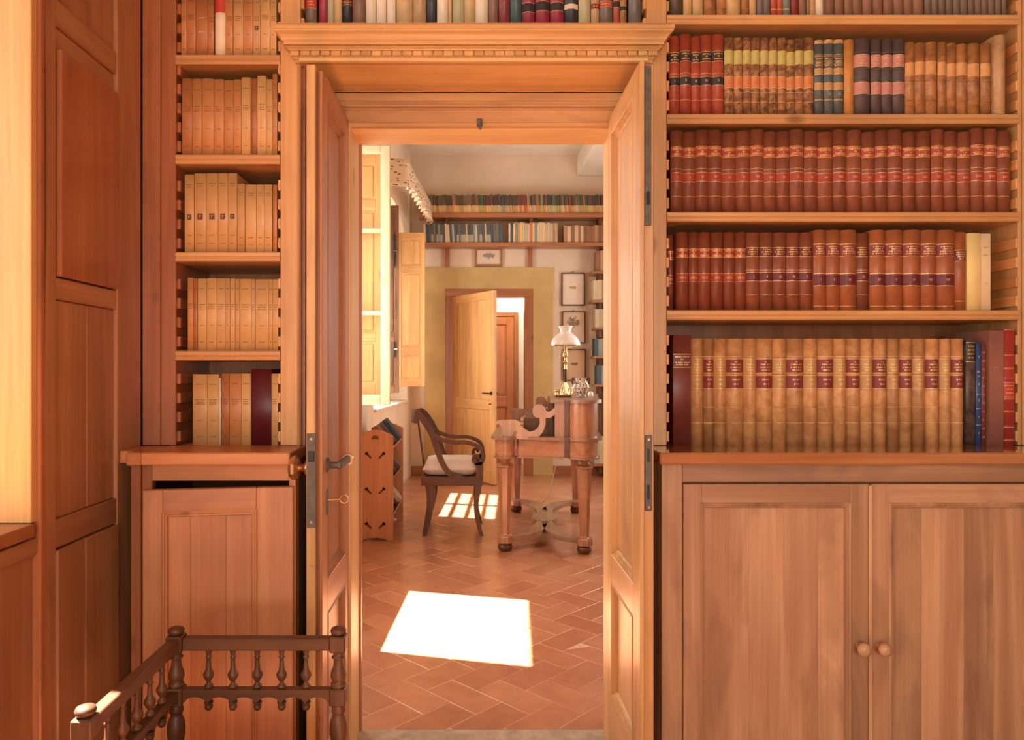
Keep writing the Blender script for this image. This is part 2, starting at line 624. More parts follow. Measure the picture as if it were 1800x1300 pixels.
TV, TF = tile_mesh()
tme = bpy.data.meshes.new('tile')
tme.from_pydata(TV, [], TF)
tme.materials.append(TILE)
rest, restn = MB(), MB()
Wt, ou, ov, s2 = 0.14, -0.04, 0.06, math.sqrt(0.5)
for a in range(-75, 30):
    for b in range(-20, 90):
        r = (a - b) % 4
        if r == 0:
            uc, vc, ang = ou + (a + 1) * Wt, ov + (b + .5) * Wt, 0
        elif r == 3:
            uc, vc, ang = ou + (a + .5) * Wt, ov + (b + 1) * Wt, 1
        else:
            continue
        x, y = (uc + vc) * s2, (vc - uc) * s2
        if not (-1.75 < x < 2.7 and -2.9 < y < 9.7):
            continue
        th = -math.pi / 4 + ang * math.pi / 2
        if 2.42 < y < 5.7 and -0.165 * y - 0.10 < x < 0.20 * y + 0.10:
            o = bpy.data.objects.new('tile', tme)
            o.location = (x, y, R.uniform(-0.0012, 0.0004))
            o.rotation_euler = (R.uniform(-.002, .002), R.uniform(-.002, .002), th)
            COL.objects.link(o)
            o.parent = fl
        else:
            ct, st = math.cos(th), math.sin(th)
            rest.add([(x + p[0] * ct - p[1] * st, y + p[0] * st + p[1] * ct, p[2]) for p in TV], TF)
tag(rest.build('tile_field', TILE, fl), kind='stuff')

# left wall of the library: panelling, window embrasure nearer than Y = 1.616
YE = 1.616
wl = tag(MB().box(WX - 0.30, WX - 0.022, YE, 2.55, 0, 3.2).build('wall_left', PAN['z']), 'dark reddish wood panelled wall left of the bookcase', kind='structure')


def wpart(name, y0, y1, z0, z1, depth, mat, c=0.003):
    return MB().cbox(WX - 0.022, WX - 0.022 + depth, y0, y1, z0, z1, c).build(name, mat, wl)


wpart('casing', YE, 1.634, 0.0, 3.2, 0.026, RED['z'])
sp_ = [(1.682, 3.2), (1.682, 0.0), (1.636, 0.0)]
for k_ in range(33):
    z_ = 0.0 + 3.2 * k_ / 32
    sp_.append((1.636 + 0.013 * math.exp(-((z_ - 1.72) / .30) ** 2), z_))
fix_normals(MB().prism(sp_, WX - 0.022, WX, axis='x').build('stile', PAN['z'], wl))
wpart('stile', 1.972, 2.115, 0.0, 3.2, 0.022, PAN['z'])
wpart('rail', 1.682, 1.972, 2.10, 2.16, 0.021, PAN['y'])
wpart('rail', 1.682, 1.972, 1.448, 1.500, 0.021, PAN['y'])
wpart('rail', 1.682, 1.972, 0.856, 0.925, 0.021, PAN['y'])
wpart('rail', 1.682, 1.972, 0.0, 0.12, 0.021, PAN['y'])
wpart('panel', 1.682, 1.972, 2.16, 3.2, 0.012, PAN['z'])
wpart('panel', 1.690, 1.970, 1.503, 2.045, 0.030, RED['z'], 0.004)     # loose board standing proud
wpart('panel', 1.682, 1.972, 2.045, 2.10, 0.012, PAN['y'])
wpart('panel', 1.682, 1.832, 0.925, 1.448, 0.013, PAN['z'])
wpart('panel', 1.833, 1.972, 0.925, 1.448, 0.013, PAN['z'])
wpart('panel', 1.682, 1.800, 0.12, 0.853, 0.028, PAN['z'])
wpart('panel', 1.801, 1.972, 0.12, 0.853, 0.028, PAN['z'])
# below the window
MB().cbox(WX - 0.05, WX - 0.002, -0.2, YE - 0.001, 0.862, 0.900, .002).build('apron_rail', PAN['y'], wl)
MB().cbox(WX - 0.05, WX - 0.014, -0.2, YE - 0.001, 0.10, 0.862, .002).build('apron_panel', PAN['z'], wl)
MB().box(WX - 0.30, WX - 0.05, -0.2, YE, 0, 0.90).build('apron_core', PAN['z'], wl)
MB().box(WX - 0.30, WX, -3.2, -0.2, 0, 3.2).build('wall_pier', PLASTER, wl)
MB().box(WX - 0.30, WX, -0.2, YE, 2.75, 3.2).build('wall_lintel', PLASTER, wl)
REVEAL = wood('daylit_reveal_board', (0.40, 0.18, 0.06), (0.66, 0.345, 0.118), (0.73, 0.41, 0.15), axis='z', var=0.03, knots=0.15)  # paler board colour carries the window light on this reveal
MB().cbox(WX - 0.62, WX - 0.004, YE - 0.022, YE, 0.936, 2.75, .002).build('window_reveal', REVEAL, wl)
MB().cbox(WX - 0.62, WX + 0.006, -0.2, YE - 0.023, 0.906, 0.936, .003).build('window_sill', BRN['y'], wl)

# rest of the library shell
wr = tag(MB().box(3.2, 3.4, -3.2, 2.55, 0, 3.2).build('wall_right', PAN['z']), 'wood panelled side wall of the library', kind='structure')
wre = tag(MB().box(-1.3, -0.65, -3.3, -3.1, 0, 3.2).box(1.45, 3.4, -3.3, -3.1, 0, 3.2).box(-0.65, 1.45, -3.3, -3.1, 0, 0.65).box(-0.65, 1.45, -3.3, -3.1, 2.45, 3.2).build('wall_rear', PLASTER), 'plain plaster rear wall of the library with a window', kind='structure')
ce = tag(MB().box(-1.7, 3.4, -3.3, 2.55, 3.2, 3.3).build('ceiling', PLASTER), 'plain plaster ceiling of the library', kind='structure')
wb = tag(MB().box(-1.8, -0.41, 2.41, 2.53, 0, 4.0).box(0.475, 3.4, 2.41, 2.53, 0, 4.0).box(-0.41, 0.475, 2.41, 2.53, 2.10, 4.0).build('wall_back', PLASTER), 'wall behind the bookcases between library and study', kind='structure')

# ------------------------------------------------------------------ door surround
JAMB = woods('pale_jamb_pine', (0.35, 0.15, 0.05), (0.73, 0.44, 0.170), (0.81, 0.53, 0.215), coat=0.15, knots=0.25)
tr = thing('trim_1', (0, YB, 0), 'honey wood door surround with dentil cornice over the doorway', kind='structure')
OT = (0, YB, 0)


def tpart(mb, name, mat):
    return mb.build(name, mat, tr, OT)


XL0, XL1 = -0.572, -0.512     # left pilaster
XR0, XR1 = 0.520, 0.580       # right pilaster
for (a, b) in ((XL0, XL1), (XR0, XR1)):
    tpart(MB().cbox(a, b, YB, 2.40, ZW + 0.001, 3.1, .002), 'pilaster', HON['z'])
# quirk bead beside the left opening
tpart(MB().lathe([(0.004, ZW), (0.004, 2.19)], XL1 - 0.006, YB, 8), 'bead', HON['z'])
tpart(MB().cbox(XL1, XL1 + 0.010, YB + 0.02, 2.335, 0.0, 2.19, .001), 'lining', RED['z'])
tpart(MB().cbox(XR0 - 0.010, XR0, YB + 0.02, 2.335, 0.0, 2.19, .001), 'lining', HON['z'])
tpart(MB().cbox(XL1, XR0, YB - 0.02, 2.336, 2.192, 2.212, .001), 'soffit', JAMB['x'])
# cornice: profile of (projection, height) swept round three sides
CX0, CX1, CY0, CZ0 = -0.524, 0.534, 2.105, 2.190


def cornice(prof, name, mat, n0=None):
    mb = MB()
    v, f = [], []
    for (d, z) in prof:
        v += [(CX0 - d, YB + 0.004, z), (CX0 - d, CY0 - d * 1.2, z), (CX1 + d, CY0 - d * 1.2, z), (CX1 + d, YB + 0.004, z)]
    n = len(prof)
    for i in range(n - 1):
        for k in range(3):
            f.append((i * 4 + k, i * 4 + k + 1, i * 4 + 4 + k + 1, i * 4 + 4 + k))
    f.append((0, 3, 2, 1))
    f.append((n * 4 - 4, n * 4 - 3, n * 4 - 2, n * 4 - 1))
    f += [tuple(i * 4 for i in range(n - 1, -1, -1)), tuple(i * 4 + 3 for i in range(n))]
    mb.add(v, f)
    o = tpart(mb, name, mat)
    fix_normals(o)
    return o


cornice([(0.0, 2.190), (0.0, 2.1965), (0.0035, 2.198), (0.0035, 2.2015), (0.006, 2.202)], 'architrave_strip', LIN['x'])
cornice([(0.006, 2.202), (0.006, 2.2165), (0.014, 2.2185), (0.016, 2.221), (0.020, 2.2235), (0.0225, 2.225), (0.0225, 2.2275), (0.014, 2.229)], 'bed_moulding', LIN['x'])
cornice([(0.026, 2.229), (0.026, 2.236), (0.0265, 2.2375), (0.029, 2.238), (0.029, 2.2395), (0.031, 2.241), (0.0335, 2.246), (0.038, 2.252), (0.043, 2.256), (0.047, 2.258), (0.047, 2.2625), (0.049, 2.263), (0.049, 2.2745)], 'cornice', LIN['x'])
nd_ = 36
x0, x1 = CX0 - 0.012, CX1 + 0.012
for k in range(nd_):
    p = (x1 - x0) / nd_
    tpart(MB().cbox(x0 + k * p + 0.0022, x0 + (k + 1) * p - 0.0022, CY0 - 0.0185, CY0 - 0.005, 2.2035, 2.2165, .0008), 'dentil', LIN['z'])
tpart(MB().box(CX0 - 0.04, CX1 + 0.04, 2.04, 2.41, 2.2746, 2.2755), 'overdoor_top', LIN['x'])

# inner frame: transom, jambs, head
tpart(MB().cbox(XL1, XR0, 2.345, 2.41, 2.075, 2.192, .001), 'transom', HON['x'])
for (z0, z1, y) in ((2.078, 2.092, 2.332), (2.135, 2.142, 2.338), (2.146, 2.152, 2.336), (2.165, 2.192, 2.340)):
    tpart(MB().cbox(XL1, XR0, y, 2.346, z0, z1, .002), 'transom_moulding', HON['x'])
tpart(MB().cbox(-0.48, -0.398, 2.336, 2.505, 0.0, 2.08, .002), 'jamb', JAMB['z'])
tpart(MB().cbox(0.462, 0.53, 2.336, 2.505, 0.0, 2.08, .002), 'jamb', JAMB['z'])
tpart(MB().cbox(-0.40, 0.464, 2.346, 2.505, 2.073, 2.10, .002), 'head', JAMB['x'])
tpart(MB().cbox(-0.45, -0.392, 2.506, 2.54, 0.0, 2.12, .003), 'study_architrave', BRN['z'])
tpart(MB().cbox(-0.405, 0.47, 2.30, 2.52, -0.003, 0.008, .003), 'threshold', STONE)

# small latch catch on the transom
tpart(MB().cbox(PX(838, 2.33), PX(848, 2.33), 2.318, 2.333, 2.075, 2.10, .002).cbox(PX(842, 2.33), PX(846, 2.33), 2.31, 2.32, 2.062, 2.085, .002), 'latch_catch', STEEL)

# ------------------------------------------------------------------ door leaves


def leaf(name, label, xin, xout, ytip, yhinge, mats, sgn):
    """open leaf; xin = face towards the opening, xout = other face"""
    root = thing(name, (xin, yhinge, 0), label, kind='structure')
    off = (xin, yhinge, 0)
    lo, hi = min(xin, xout), max(xin, xout)

    def P(mb, n, mat):
        return mb.build(n, mat, root, off)
    z0, z1 = 0.012, 2.10
    yA, yBk = ytip + 0.075, yhinge - 0.062
    # lock stile in two leaves with a dark rebate between them
    t = (hi - lo)
    if sgn < 0:
        P(MB().cbox(lo, lo + t * .62, ytip - 0.012, yA, z0, z1, .002), 'stile', LIN['z'])
        P(MB().cbox(lo + t * .60, hi - t * .18, ytip + 0.020, yA, z0, z1 - 0.005, .001), 'rebate', RED['z'])
        P(MB().cbox(hi - t * .20, hi, ytip + 0.004, yA, z0, z1 - 0.010, .002), 'stile', mats['z'])
    else:
        P(MB().cbox(lo, lo + t * .30, ytip - 0.006, yA, z0, z1, .002), 'stile', mats['z'])
        P(MB().cbox(lo + t * .28, hi, ytip + 0.008, yA, z0, z1 - 0.006, .002), 'stile', mats['z'])
    P(MB().cbox(lo, hi, yBk, yhinge, z0, z1, .002), 'stile', mats['z'])
    for (a, b) in ((2.035, z1), (0.600, 0.690), (z0, 0.24)):
        P(MB().cbox(lo, hi, yA, yBk, a, b, .002), 'rail', mats['y'])
    for (a, b) in ((0.690, 2.035), (0.24, 0.600)):
        P(MB().cbox(lo + 0.0145, hi - 0.0145, yA + .030, yBk - .030, a + .028, b - .028, .006), 'panel', mats['z'])
        P(MB().box(lo + 0.0185, hi - 0.0185, yA - .002, yBk + .002, a - .002, b + .002), 'panel_field', mats['z'])
        for xs, s in ((lo, 1), (hi, -1)):
            m = MB()
            e = 0.022
            h0, h1 = (xs + s * 0.001, xs + s * 0.018)
            prof = [(0, h0), (0.006, h0 - s * .003), (0.009, xs + s * .007), (0.014, xs + s * .006), (0.017, xs + s * .012), (e, h1)]
            vv, ff = [], []
            for (q, h) in prof:
                vv += [(h, yA + q, a + q), (h, yBk - q, a + q), (h, yBk - q, b - q), (h, yA + q, b - q)]
            for i in range(len(prof) - 1):
                for k in range(4):
                    ff.append((i * 4 + k, i * 4 + (k + 1) % 4, i * 4 + 4 + (k + 1) % 4, i * 4 + 4 + k))
            m.add(vv, ff)
            P(m, 'panel_moulding', mats['z'])
    return root, P


LDW = woods('shaded_leaf_wood', (0.15, 0.055, 0.02), (0.42, 0.170, 0.062), (0.52, 0.230, 0.090), coat=0.12)  # darker than the right leaf: this face's shade is in the colour
LD, LP = leaf('door_1', 'open left leaf of the double door with brass knob and lever', -0.4055, -0.4455, 1.920, 2.335, LDW, -1)
ys = 1.985
zk = 1.015
# lock face plate on the edge
LP(MB().cbox(-0.4435, -0.4195, 1.9065, 1.910, 0.856, 1.11, .001), 'lock_plate', STEEL)
LP(MB().cbox(-0.440, -0.423, 1.902, 1.908, 1.035, 1.062, .001), 'latch_bolt', IRON)
for z in (0.872, 1.095):
    LP(MB().lathe([(0.0035, 1.9045), (0.0035, 1.907)], -0.4315, z, 10, axis='y'), 'screw', COPPER)
LP(MB().lathe([(0.0035, 1.9055), (0.0035, 1.909)], -0.4315, 0.755, 10, axis='y'), 'screw', COPPER)
# knob, octagonal head
kn = LP(MB().lathe([(0.021, -0.4455), (0.020, -0.451), (0.011, -0.455), (0.010, -0.468)], ys - 0.057, zk, 16, axis='x'), 'knob', COPPER)
LP(MB().lathe([(0.012, -0.466), (0.025, -0.469), (0.034, -0.477), (0.034, -0.485), (0.024, -0.494), (0.008, -0.496)], ys - 0.057, zk, 8, axis='x', smooth=False), 'knob', COPPER)
# lever on the inner face
LP(MB().lathe([(0.021, -0.4055), (0.020, -0.400), (0.011, -0.397), (0.010, -0.372)], ys, zk, 16, axis='x'), 'lever_rose', STEEL)
LP(MB().cbox(-0.378, -0.362, ys - 0.010, ys + 0.135, zk - 0.011, zk + 0.011, .004), 'lever_handle', STEEL)
LP(MB().lathe([(0.016, ys + 0.130), (0.018, ys + 0.137), (0.012, ys + 0.146)], -0.370, zk, 12, axis='y'), 'lever_end', COPPER)
LP(MB().prism([(ys + 0.012 * math.cos(a), 0.912 + 0.036 * math.sin(a)) for a in [2 * math.pi * k / 16 for k in range(16)]], -0.4057, -0.4025, axis='x'), 'escutcheon', STEEL)
LP(MB().tube([(-0.403, ys, 0.918), (-0.372, ys + 0.01, 0.918)], 0.003).tube([Vector((-0.360, ys + 0.013, 0.918)) + Vector((0.012 * math.cos(a), 0, 0.012 * math.sin(a))) for a in [2 * math.pi * k / 12 for k in range(13)]], 0.0025), 'key', COPPER)

RD, RP = leaf('door_2', 'open right leaf of the double door with steel flush bolt', 0.4448, 0.4848, 1.890, 2.335, LIN, 1)
RP(MB().cbox(0.4590, 0.4770, 1.8930, 1.8985, 1.665, 2.090, .001), 'flush_bolt_plate', STEEL)
RP(MB().cbox(0.4640, 0.4720, 1.888, 1.894, 1.72, 1.755, .002), 'bolt_slide', IRON)
RP(MB().cbox(0.4600, 0.4790, 1.8930, 1.8985, 0.905, 1.106, .001), 'strike_plate', STEEL)
for (a, b) in ((1.035, 1.070), (0.935, 0.975)):
    RP(MB().box(0.4650, 0.4730, 1.8925, 1.8935, a, b), 'strike_hole', IRON)
for z in (1.095, 0.915):
    RP(MB().lathe([(0.0035, 1.8905), (0.0035, 1.893)], 0.4700, z, 10, axis='y'), 'screw', COPPER)

# ------------------------------------------------------------------ bookcases
RSH = [PZ(y, YB + .005) for y in (27, 201, 373, 545)]
LSH = [PZ(y, YB + .005) for y in (97, 272, 443, 616)]
TH = 0.029


def shelf(root, off, x0, x1, zt, mat):
    """board with a moulded front edge"""
    y = YB - 0.002
    z0 = zt - TH
    prof = [(2.40, zt), (y + 0.004, zt), (y, zt - 0.003), (y, zt - 0.013), (y + 0.003, zt - 0.015), (y + 0.003, zt - 0.0175), (y, zt - 0.0195), (y, zt - 0.025), (y + 0.003, z0), (2.40, z0)]
    o = MB().prism(prof, x0, x1, axis='x').build('shelf', mat, root, off)
    fix_normals(o)
    return o


BATT = woods('batten_wood', (0.3, 0.12, 0.04), (0.62, 0.28, 0.09), (0.74, 0.37, 0.13), var=0.14)


def battens(root, off, xa, xb, z0, z1, pitch=0.0575, h=0.031, mat=None, y0=0.004):
    z = z0
    while z < z1:
        MB().cbox(xa, xb, YB + y0, 2.395, z, z + h, .001).build('batten', (mat or BATT)['y'], root, off)
        z += pitch


def bookcase(label, x0, x1, shelves, name='bookcase', leftp=None, rightp=None):
    off = (x0, YB, 0)
    root = thing(name, off, label, 'bookcase')
    MB().box(x0 - .01, x1 + .01, 2.398, 2.409, ZW, 3.1).build('back_panel', BRN['z'], root, off)
    for zt in shelves:
        shelf(root, off, x0 + 0.001, x1 - 0.001, zt, HON['x'])
    for p in (leftp or []) + (rightp or []):
        MB().cbox(p[0], p[1], YB + p[2], 2.40, ZW + 0.001, 3.1, .002).build('upright', p[3]['z'], root, off)
    return root, off


bl, blo = bookcase('narrow wooden bookcase left of the doorway with pale paper-bound books', -0.885, -0.572, LSH,
                   leftp=[(-0.984, -0.930, 0.0, RED), (-0.9295, -0.885, 0.003, RED)])
bru, bro = bookcase('wide wooden bookcase right of the doorway with leather-bound books', 0.580, 1.632, RSH,
                    rightp=[(1.642, 1.72, 0.0, LIN), (1.632, 1.6415, 0.004, LIN)])
# notched side battens between the shelves
lz = [ZW] + sorted(LSH) + [2.6]
for i in range(len(lz) - 1):
    battens(bl, blo, -0.885, -0.874, lz[i] + 0.012, lz[i + 1] - TH - 0.025, mat=RED, y0=0.012)  # darker wood stands in for the shade on the left battens
    battens(bl, blo, -0.580, -0.5725, lz[i] + 0.012, lz[i + 1] - TH - 0.025, mat=HON)
rz_ = [ZW] + sorted(RSH) + [2.6]
for i in range(len(rz_) - 1):
    battens(bru, bro, 0.5805, 0.588, rz_[i] + 0.012, rz_[i + 1] - TH - 0.025)
    battens(bru, bro, 1.6235, 1.632, rz_[i] + 0.012, rz_[i + 1] - TH - 0.025)
# over-door bookcase
od = thing('overdoor_bookcase', (-0.512, YB, 2.2756), 'bookcase niche above the door cornice holding mixed old volumes', 'bookcase')
odo = (-0.512, YB, 2.2756)
MB().box(-0.511, 0.519, 2.13, 2.398, 2.2757, 2.286).build('shelf', HON['x'], od, odo)
MB().box(-0.511, 0.519, 2.398, 2.409, 2.276, 3.1).build('back_panel', BRN['z'], od, odo)
battens(od, odo, -0.512, -0.502, 2.30, 2.62)
battens(od, odo, 0.510, 0.520, 2.30, 2.62)

# ------------------------------------------------------------------ base cabinets and worktops
wtl = thing('worktop', (-0.945, YW, ZW), 'short worktop under the narrow left bookcase', 'worktop')
o_ = (-0.945, YW, ZW)
MB().cbox(-0.905, -0.4975, YW, 2.40, ZW - 0.034, ZW, .003).build('board', LCB['x'], wtl, o_)
MB().cbox(-0.945, -0.9055, YW, 2.11, ZW - 0.036, ZW + 0.001, .003).build('end_block', LCB['y'], wtl, o_)
MB().cbox(-0.984, -0.9455, YW + 0.045, 2.11, ZW - 0.034, ZW, .002).build('filler', LCB['y'], wtl, o_)
GLOSS = wood('polished_worktop', (0.15, 0.05, 0.02), (0.42, 0.16, 0.055), (0.52, 0.22, 0.08), axis='x', rough=0.16, coat=1.0, coat_rough=0.06)
wtr = tag(MB().cbox(0.512, 2.30, YW, 2.40, ZW - 0.033, ZW, .004).build('worktop', GLOSS), 'long polished wooden worktop under the wide right bookcase', 'worktop')
fix_normals(wtr)


def framed_door(root, off, x0, x1, z0, z1, y, st, mats, boards, right_st=None, name='door', top=0.055, bot=0.06):
    """cupboard door: stiles, rails, moulding, separate panel boards"""
    rs = right_st or st
    d = MB().cbox(x0, x0 + st, y, y + 0.024, z0, z1, .002).build(name, mats['z'], root, off)

    def P(mb, n, m):
        return mb.build(n, m, d, off)
    P(MB().cbox(x1 - rs, x1, y, y + 0.024, z0, z1, .002), 'stile', mats['z'])
    P(MB().cbox(x0 + st, x1 - rs, y, y + 0.024, z1 - top, z1, .0015), 'rail', mats['x'])
    P(MB().cbox(x0 + st, x1 - rs, y, y + 0.024, z0, z0 + bot, .0015), 'rail', mats['x'])
    a, b, c, e = x0 + st, x1 - rs, z0 + bot, z1 - top
    m = MB()
    prof = [(-0.004, y - 0.001), (0.0, y - 0.004), (0.004, y - 0.003), (0.006, y + 0.001), (0.010, y + 0.001), (0.013, y + 0.009)]
    vv, ff = [], []
    for (q, h) in prof:
        vv += [(a + q, h, c + q), (b - q, h, c + q), (b - q, h, e - q), (a + q, h, e - q)]
    for i in range(len(prof) - 1):
        for k in range(4):
            ff.append((i * 4 + k, i * 4 + (k + 1) % 4, i * 4 + 4 + (k + 1) % 4, i * 4 + 4 + k))
    m.add(vv, ff)
    P(m, 'moulding', mats['z'])
    bs = [a - .004] + [q for q in boards] + [b + .004]
    for i in range(len(bs) - 1):
        P(MB().cbox(bs[i] + .0001, bs[i + 1] - .0001, y + 0.010 + R.uniform(-.0004, .0004), y + 0.022, c - .004, e + .004, .0006), 'board', mats['z'])
    return d


def knob(par, off, x, y, z, mat, r=0.019):
    return MB().lathe([(r * .55, y), (r * .62, y - .006), (r * .42, y - .011), (r * .45, y - .016), (r * .9, y - .023), (r, y - .031), (r * .85, y - .039), (r * .35, y - .043)], x, z, 16, axis='y').build('knob', mat, par, off)


# right base cabinet
cr = thing('base_cabinet', (0.529, YC, 0), 'wide cherry base cabinet with two doors and turned wooden knobs', 'cabinet')
co_ = (0.529, YC, 0)
MB().box(0.5290, 2.28, YC + 0.03, 2.39, 0.0, ZW - 0.034).build('body', CAB['z'], cr, co_)
MB().cbox(0.529, 0.5870, YC, YC + 0.03, 0.0, ZW - 0.034, .002).build('stile', CAB['z'], cr, co_)
MB().cbox(0.5872, 2.28, YC + 0.002, YC + 0.03, 0.967, ZW - 0.034, .002).build('frieze_rail', CAB['x'], cr, co_)
MB().cbox(0.5872, 2.28, YC + 0.004, YC + 0.03, 0.0, 0.08, .002).build('plinth', CAB['x'], cr, co_)


def px_c(px):
    return PX(px, YC)


d1 = framed_door(cr, co_, px_c(1201), px_c(1528), 0.085, 0.962, YC - 0.002, px_c(1232) - px_c(1200), CAB, [px_c(1318), px_c(1380), px_c(1440)], right_st=px_c(1528) - px_c(1494))
MB().cbox(px_c(1525), px_c(1532), YC - 0.010, YC - 0.002, 0.087, 0.960, .003).build('astragal', CAB['z'], d1, co_)
knob(d1, co_, PX(1510, 1.98), YC - 0.002, 0.512, CAB['z'])
d2 = framed_door(cr, co_, px_c(1532.5), px_c(1860), 0.085, 0.962, YC - 0.002, px_c(1564) - px_c(1532.5), CAB, [px_c(1623), px_c(1698), px_c(1750), px_c(1800)], right_st=0.055)
knob(d2, co_, PX(1546, 1.98), YC - 0.002, 0.512, CAB['z'])
MB().cbox(px_c(1861), 2.28, YC, YC + 0.03, 0.082, 0.966, .002).build('stile', CAB['z'], cr, co_)

# left base cabinet with its door ajar
cl = thing('base_cabinet', (-0.953, YC, 0), 'narrow red-brown base cabinet with its door ajar behind the chair', 'cabinet')
co_ = (-0.953, YC, 0)
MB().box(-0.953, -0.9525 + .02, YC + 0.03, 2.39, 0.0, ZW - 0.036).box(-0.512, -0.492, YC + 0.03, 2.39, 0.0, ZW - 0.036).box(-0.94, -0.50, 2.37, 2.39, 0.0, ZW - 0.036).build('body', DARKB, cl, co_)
MB().cbox(-0.953, -0.925, YC - 0.002, YC + 0.03, 0.0, ZW - 0.036, .002).build('stile', RED['z'], cl, co_)
MB().cbox(-0.9248, -0.895, YC + 0.003, YC + 0.03, 0.0, ZW - 0.036, .003).build('stile', RED['z'], cl, co_)
MB().cbox(-0.512, -0.4925, YC, YC + 0.03, 0.0, ZW - 0.036, .002).build('stile', LCB['z'], cl, co_)
MB().cbox(-0.8948, -0.5122, YC + 0.002, YC + 0.03, 0.970, ZW - 0.036, .002).build('frieze_rail', LCB['x'], cl, co_)
MB().cbox(-0.8948, -0.5122, YC + 0.004, YC + 0.03, 0.0, 0.08, .002).build('plinth', LCB['x'], cl, co_)
w_ = 0.392
dl = framed_door(cl, (0, 0, 0), -w_, 0, 0.085, 0.958, -0.012, 0.052, LCB, [-w_ + 0.12, -w_ + 0.213], right_st=0.098, top=0.062)
dl.location = (-0.496 - (-0.953), -0.012, 0)
dl.rotation_euler = (0, 0, math.radians(9.0))

# ------------------------------------------------------------------ books
BK = {}


def bm_(k, *a, **kw):
    BK[k] = leather(k, *a, **kw)


bm_('red_leather', (0.42, 0.075, 0.035), 0.25)
bm_('mottled_calf', (0.42, 0.20, 0.075), c2=(0.13, 0.055, 0.025), scale=60)
bm_('teal_cloth', (0.11, 0.13, 0.115), 0.25)
bm_('orange_calf', (0.62, 0.27, 0.065), 0.2)
bm_('slate_leather', (0.105, 0.075, 0.068), 0.2)
bm_('tan_calf', (0.46, 0.20, 0.06), c2=(0.26, 0.105, 0.035), scale=34)
bm_('vellum', (0.52, 0.31, 0.145), 0.2)
bm_('russet_leather', (0.255, 0.074, 0.034), 0.18, var=0.14)
bm_('umber_leather', (0.24, 0.058, 0.024), 0.2, var=0.12)
bm_('sienna_leather', (0.38, 0.115, 0.040), 0.2, var=0.10)
bm_('honey_calf', (0.62, 0.325, 0.125), c2=(0.45, 0.20, 0.074), scale=22, var=0.26)
bm_('maroon_cloth', (0.20, 0.040, 0.026), 0.15)
bm_('oxblood_cloth', (0.105, 0.008, 0.014), 0.12)
bm_('rose_brown_cloth', (0.33, 0.135, 0.095), 0.12)
bm_('crimson_leather', (0.42, 0.045, 0.035), 0.15)
bm_('blue_cloth', (0.035, 0.085, 0.23), 0.15)
bm_('redbrown_cloth', (0.22, 0.06, 0.04), 0.2)
bm_('black_marbled', (0.16, 0.10, 0.07), c2=(0.05, 0.035, 0.03), scale=40)
bm_('lemon_paper', (0.80, 0.62, 0.25), 0.06)
bm_('cream_paper', (0.80, 0.60, 0.36), 0.06)
bm_('dark_brown', (0.12, 0.075, 0.04), 0.3)
bm_('brown_cloth', (0.25, 0.125, 0.07), 0.12)
bm_('greybrown_cloth', (0.18, 0.125, 0.085), 0.15)
bm_('slate_cloth', (0.17, 0.14, 0.12), 0.12)
bm_('brick_cloth', (0.44, 0.085, 0.035), 0.12)
bm_('grey_teal_cloth', (0.16, 0.19, 0.16), 0.12)
bm_('garnet_cloth', (0.22, 0.035, 0.03), 0.15)
bm_('olive_cloth', (0.28, 0.22, 0.09), 0.12)
bm_('parchment', (0.62, 0.40, 0.17), 0.16)
bm_('ivory_cloth', (0.78, 0.65, 0.46), 0.08)
bm_('sage_cloth', (0.48, 0.42, 0.22), 0.08)
bm_('wine_cloth', (0.34, 0.03, 0.05), 0.12)
bm_('black_leather', (0.035, 0.03, 0.035), 0.2)
bm_('dark_green_cloth', (0.05, 0.09, 0.08), 0.15)
bm_('orange_paper', (0.56, 0.245, 0.085), 0.10, var=0.07)
bm_('rust_paper', (0.47, 0.175, 0.060), 0.12, var=0.07)
bm_('buff_paper', (0.60, 0.335, 0.135), 0.08, var=0.05)
bm_('straw_paper', (0.66, 0.385, 0.15), 0.08, var=0.05)
LAB = {k: plain('label_' + k, c, 0.5, noise=0.10, scale=60) for k, c in dict(
    black=(0.03, 0.022, 0.022), olive=(0.48, 0.40, 0.11), orange=(0.60, 0.22, 0.075), tan=(0.50, 0.27, 0.10), pink=(0.52, 0.22, 0.17),
    buff=(0.62, 0.31, 0.10), scarlet=(0.36, 0.055, 0.025), maroon=(0.14, 0.018, 0.022), wine=(0.22, 0.03, 0.028), red=(0.50, 0.05, 0.03),
    white=(0.74, 0.56, 0.38), ochre=(0.50, 0.29, 0.105)).items()}


def arc(w, b, n=8, m=0.0):
    return [(m + (w - 2 * m) * k / n, b * (2 * (m + (w - 2 * m) * k / n) / w - 1) ** 2) for k in range(n + 1)]


def spine_strip(mb, w, b, z0, z1, proud, m=0.0):
    A = arc(w, b, 8, m)
    n = len(A)
    v = []
    for (z, q) in ((z0, proud), (z1, proud), (z0, -.0005), (z1, -.0005)):
        v += [(x, y - q, z) for (x, y) in A]
    f = []
    for k in range(n - 1):
        f.append((k, k + 1, n + k + 1, n + k))
        f.append((n + k, n + k + 1, 3 * n + k + 1, 3 * n + k))
        f.append((2 * n + k + 1, 2 * n + k, 2 * n + k, 2 * n + k + 1)[:2] + (k, k + 1)) if False else f.append((k + 1, k, 2 * n + k, 2 * n + k + 1))
    mb.add(v, f, False)
    return mb


def on_spine(w, b, x, q):
    return b * (2 * x / w - 1) ** 2 - q


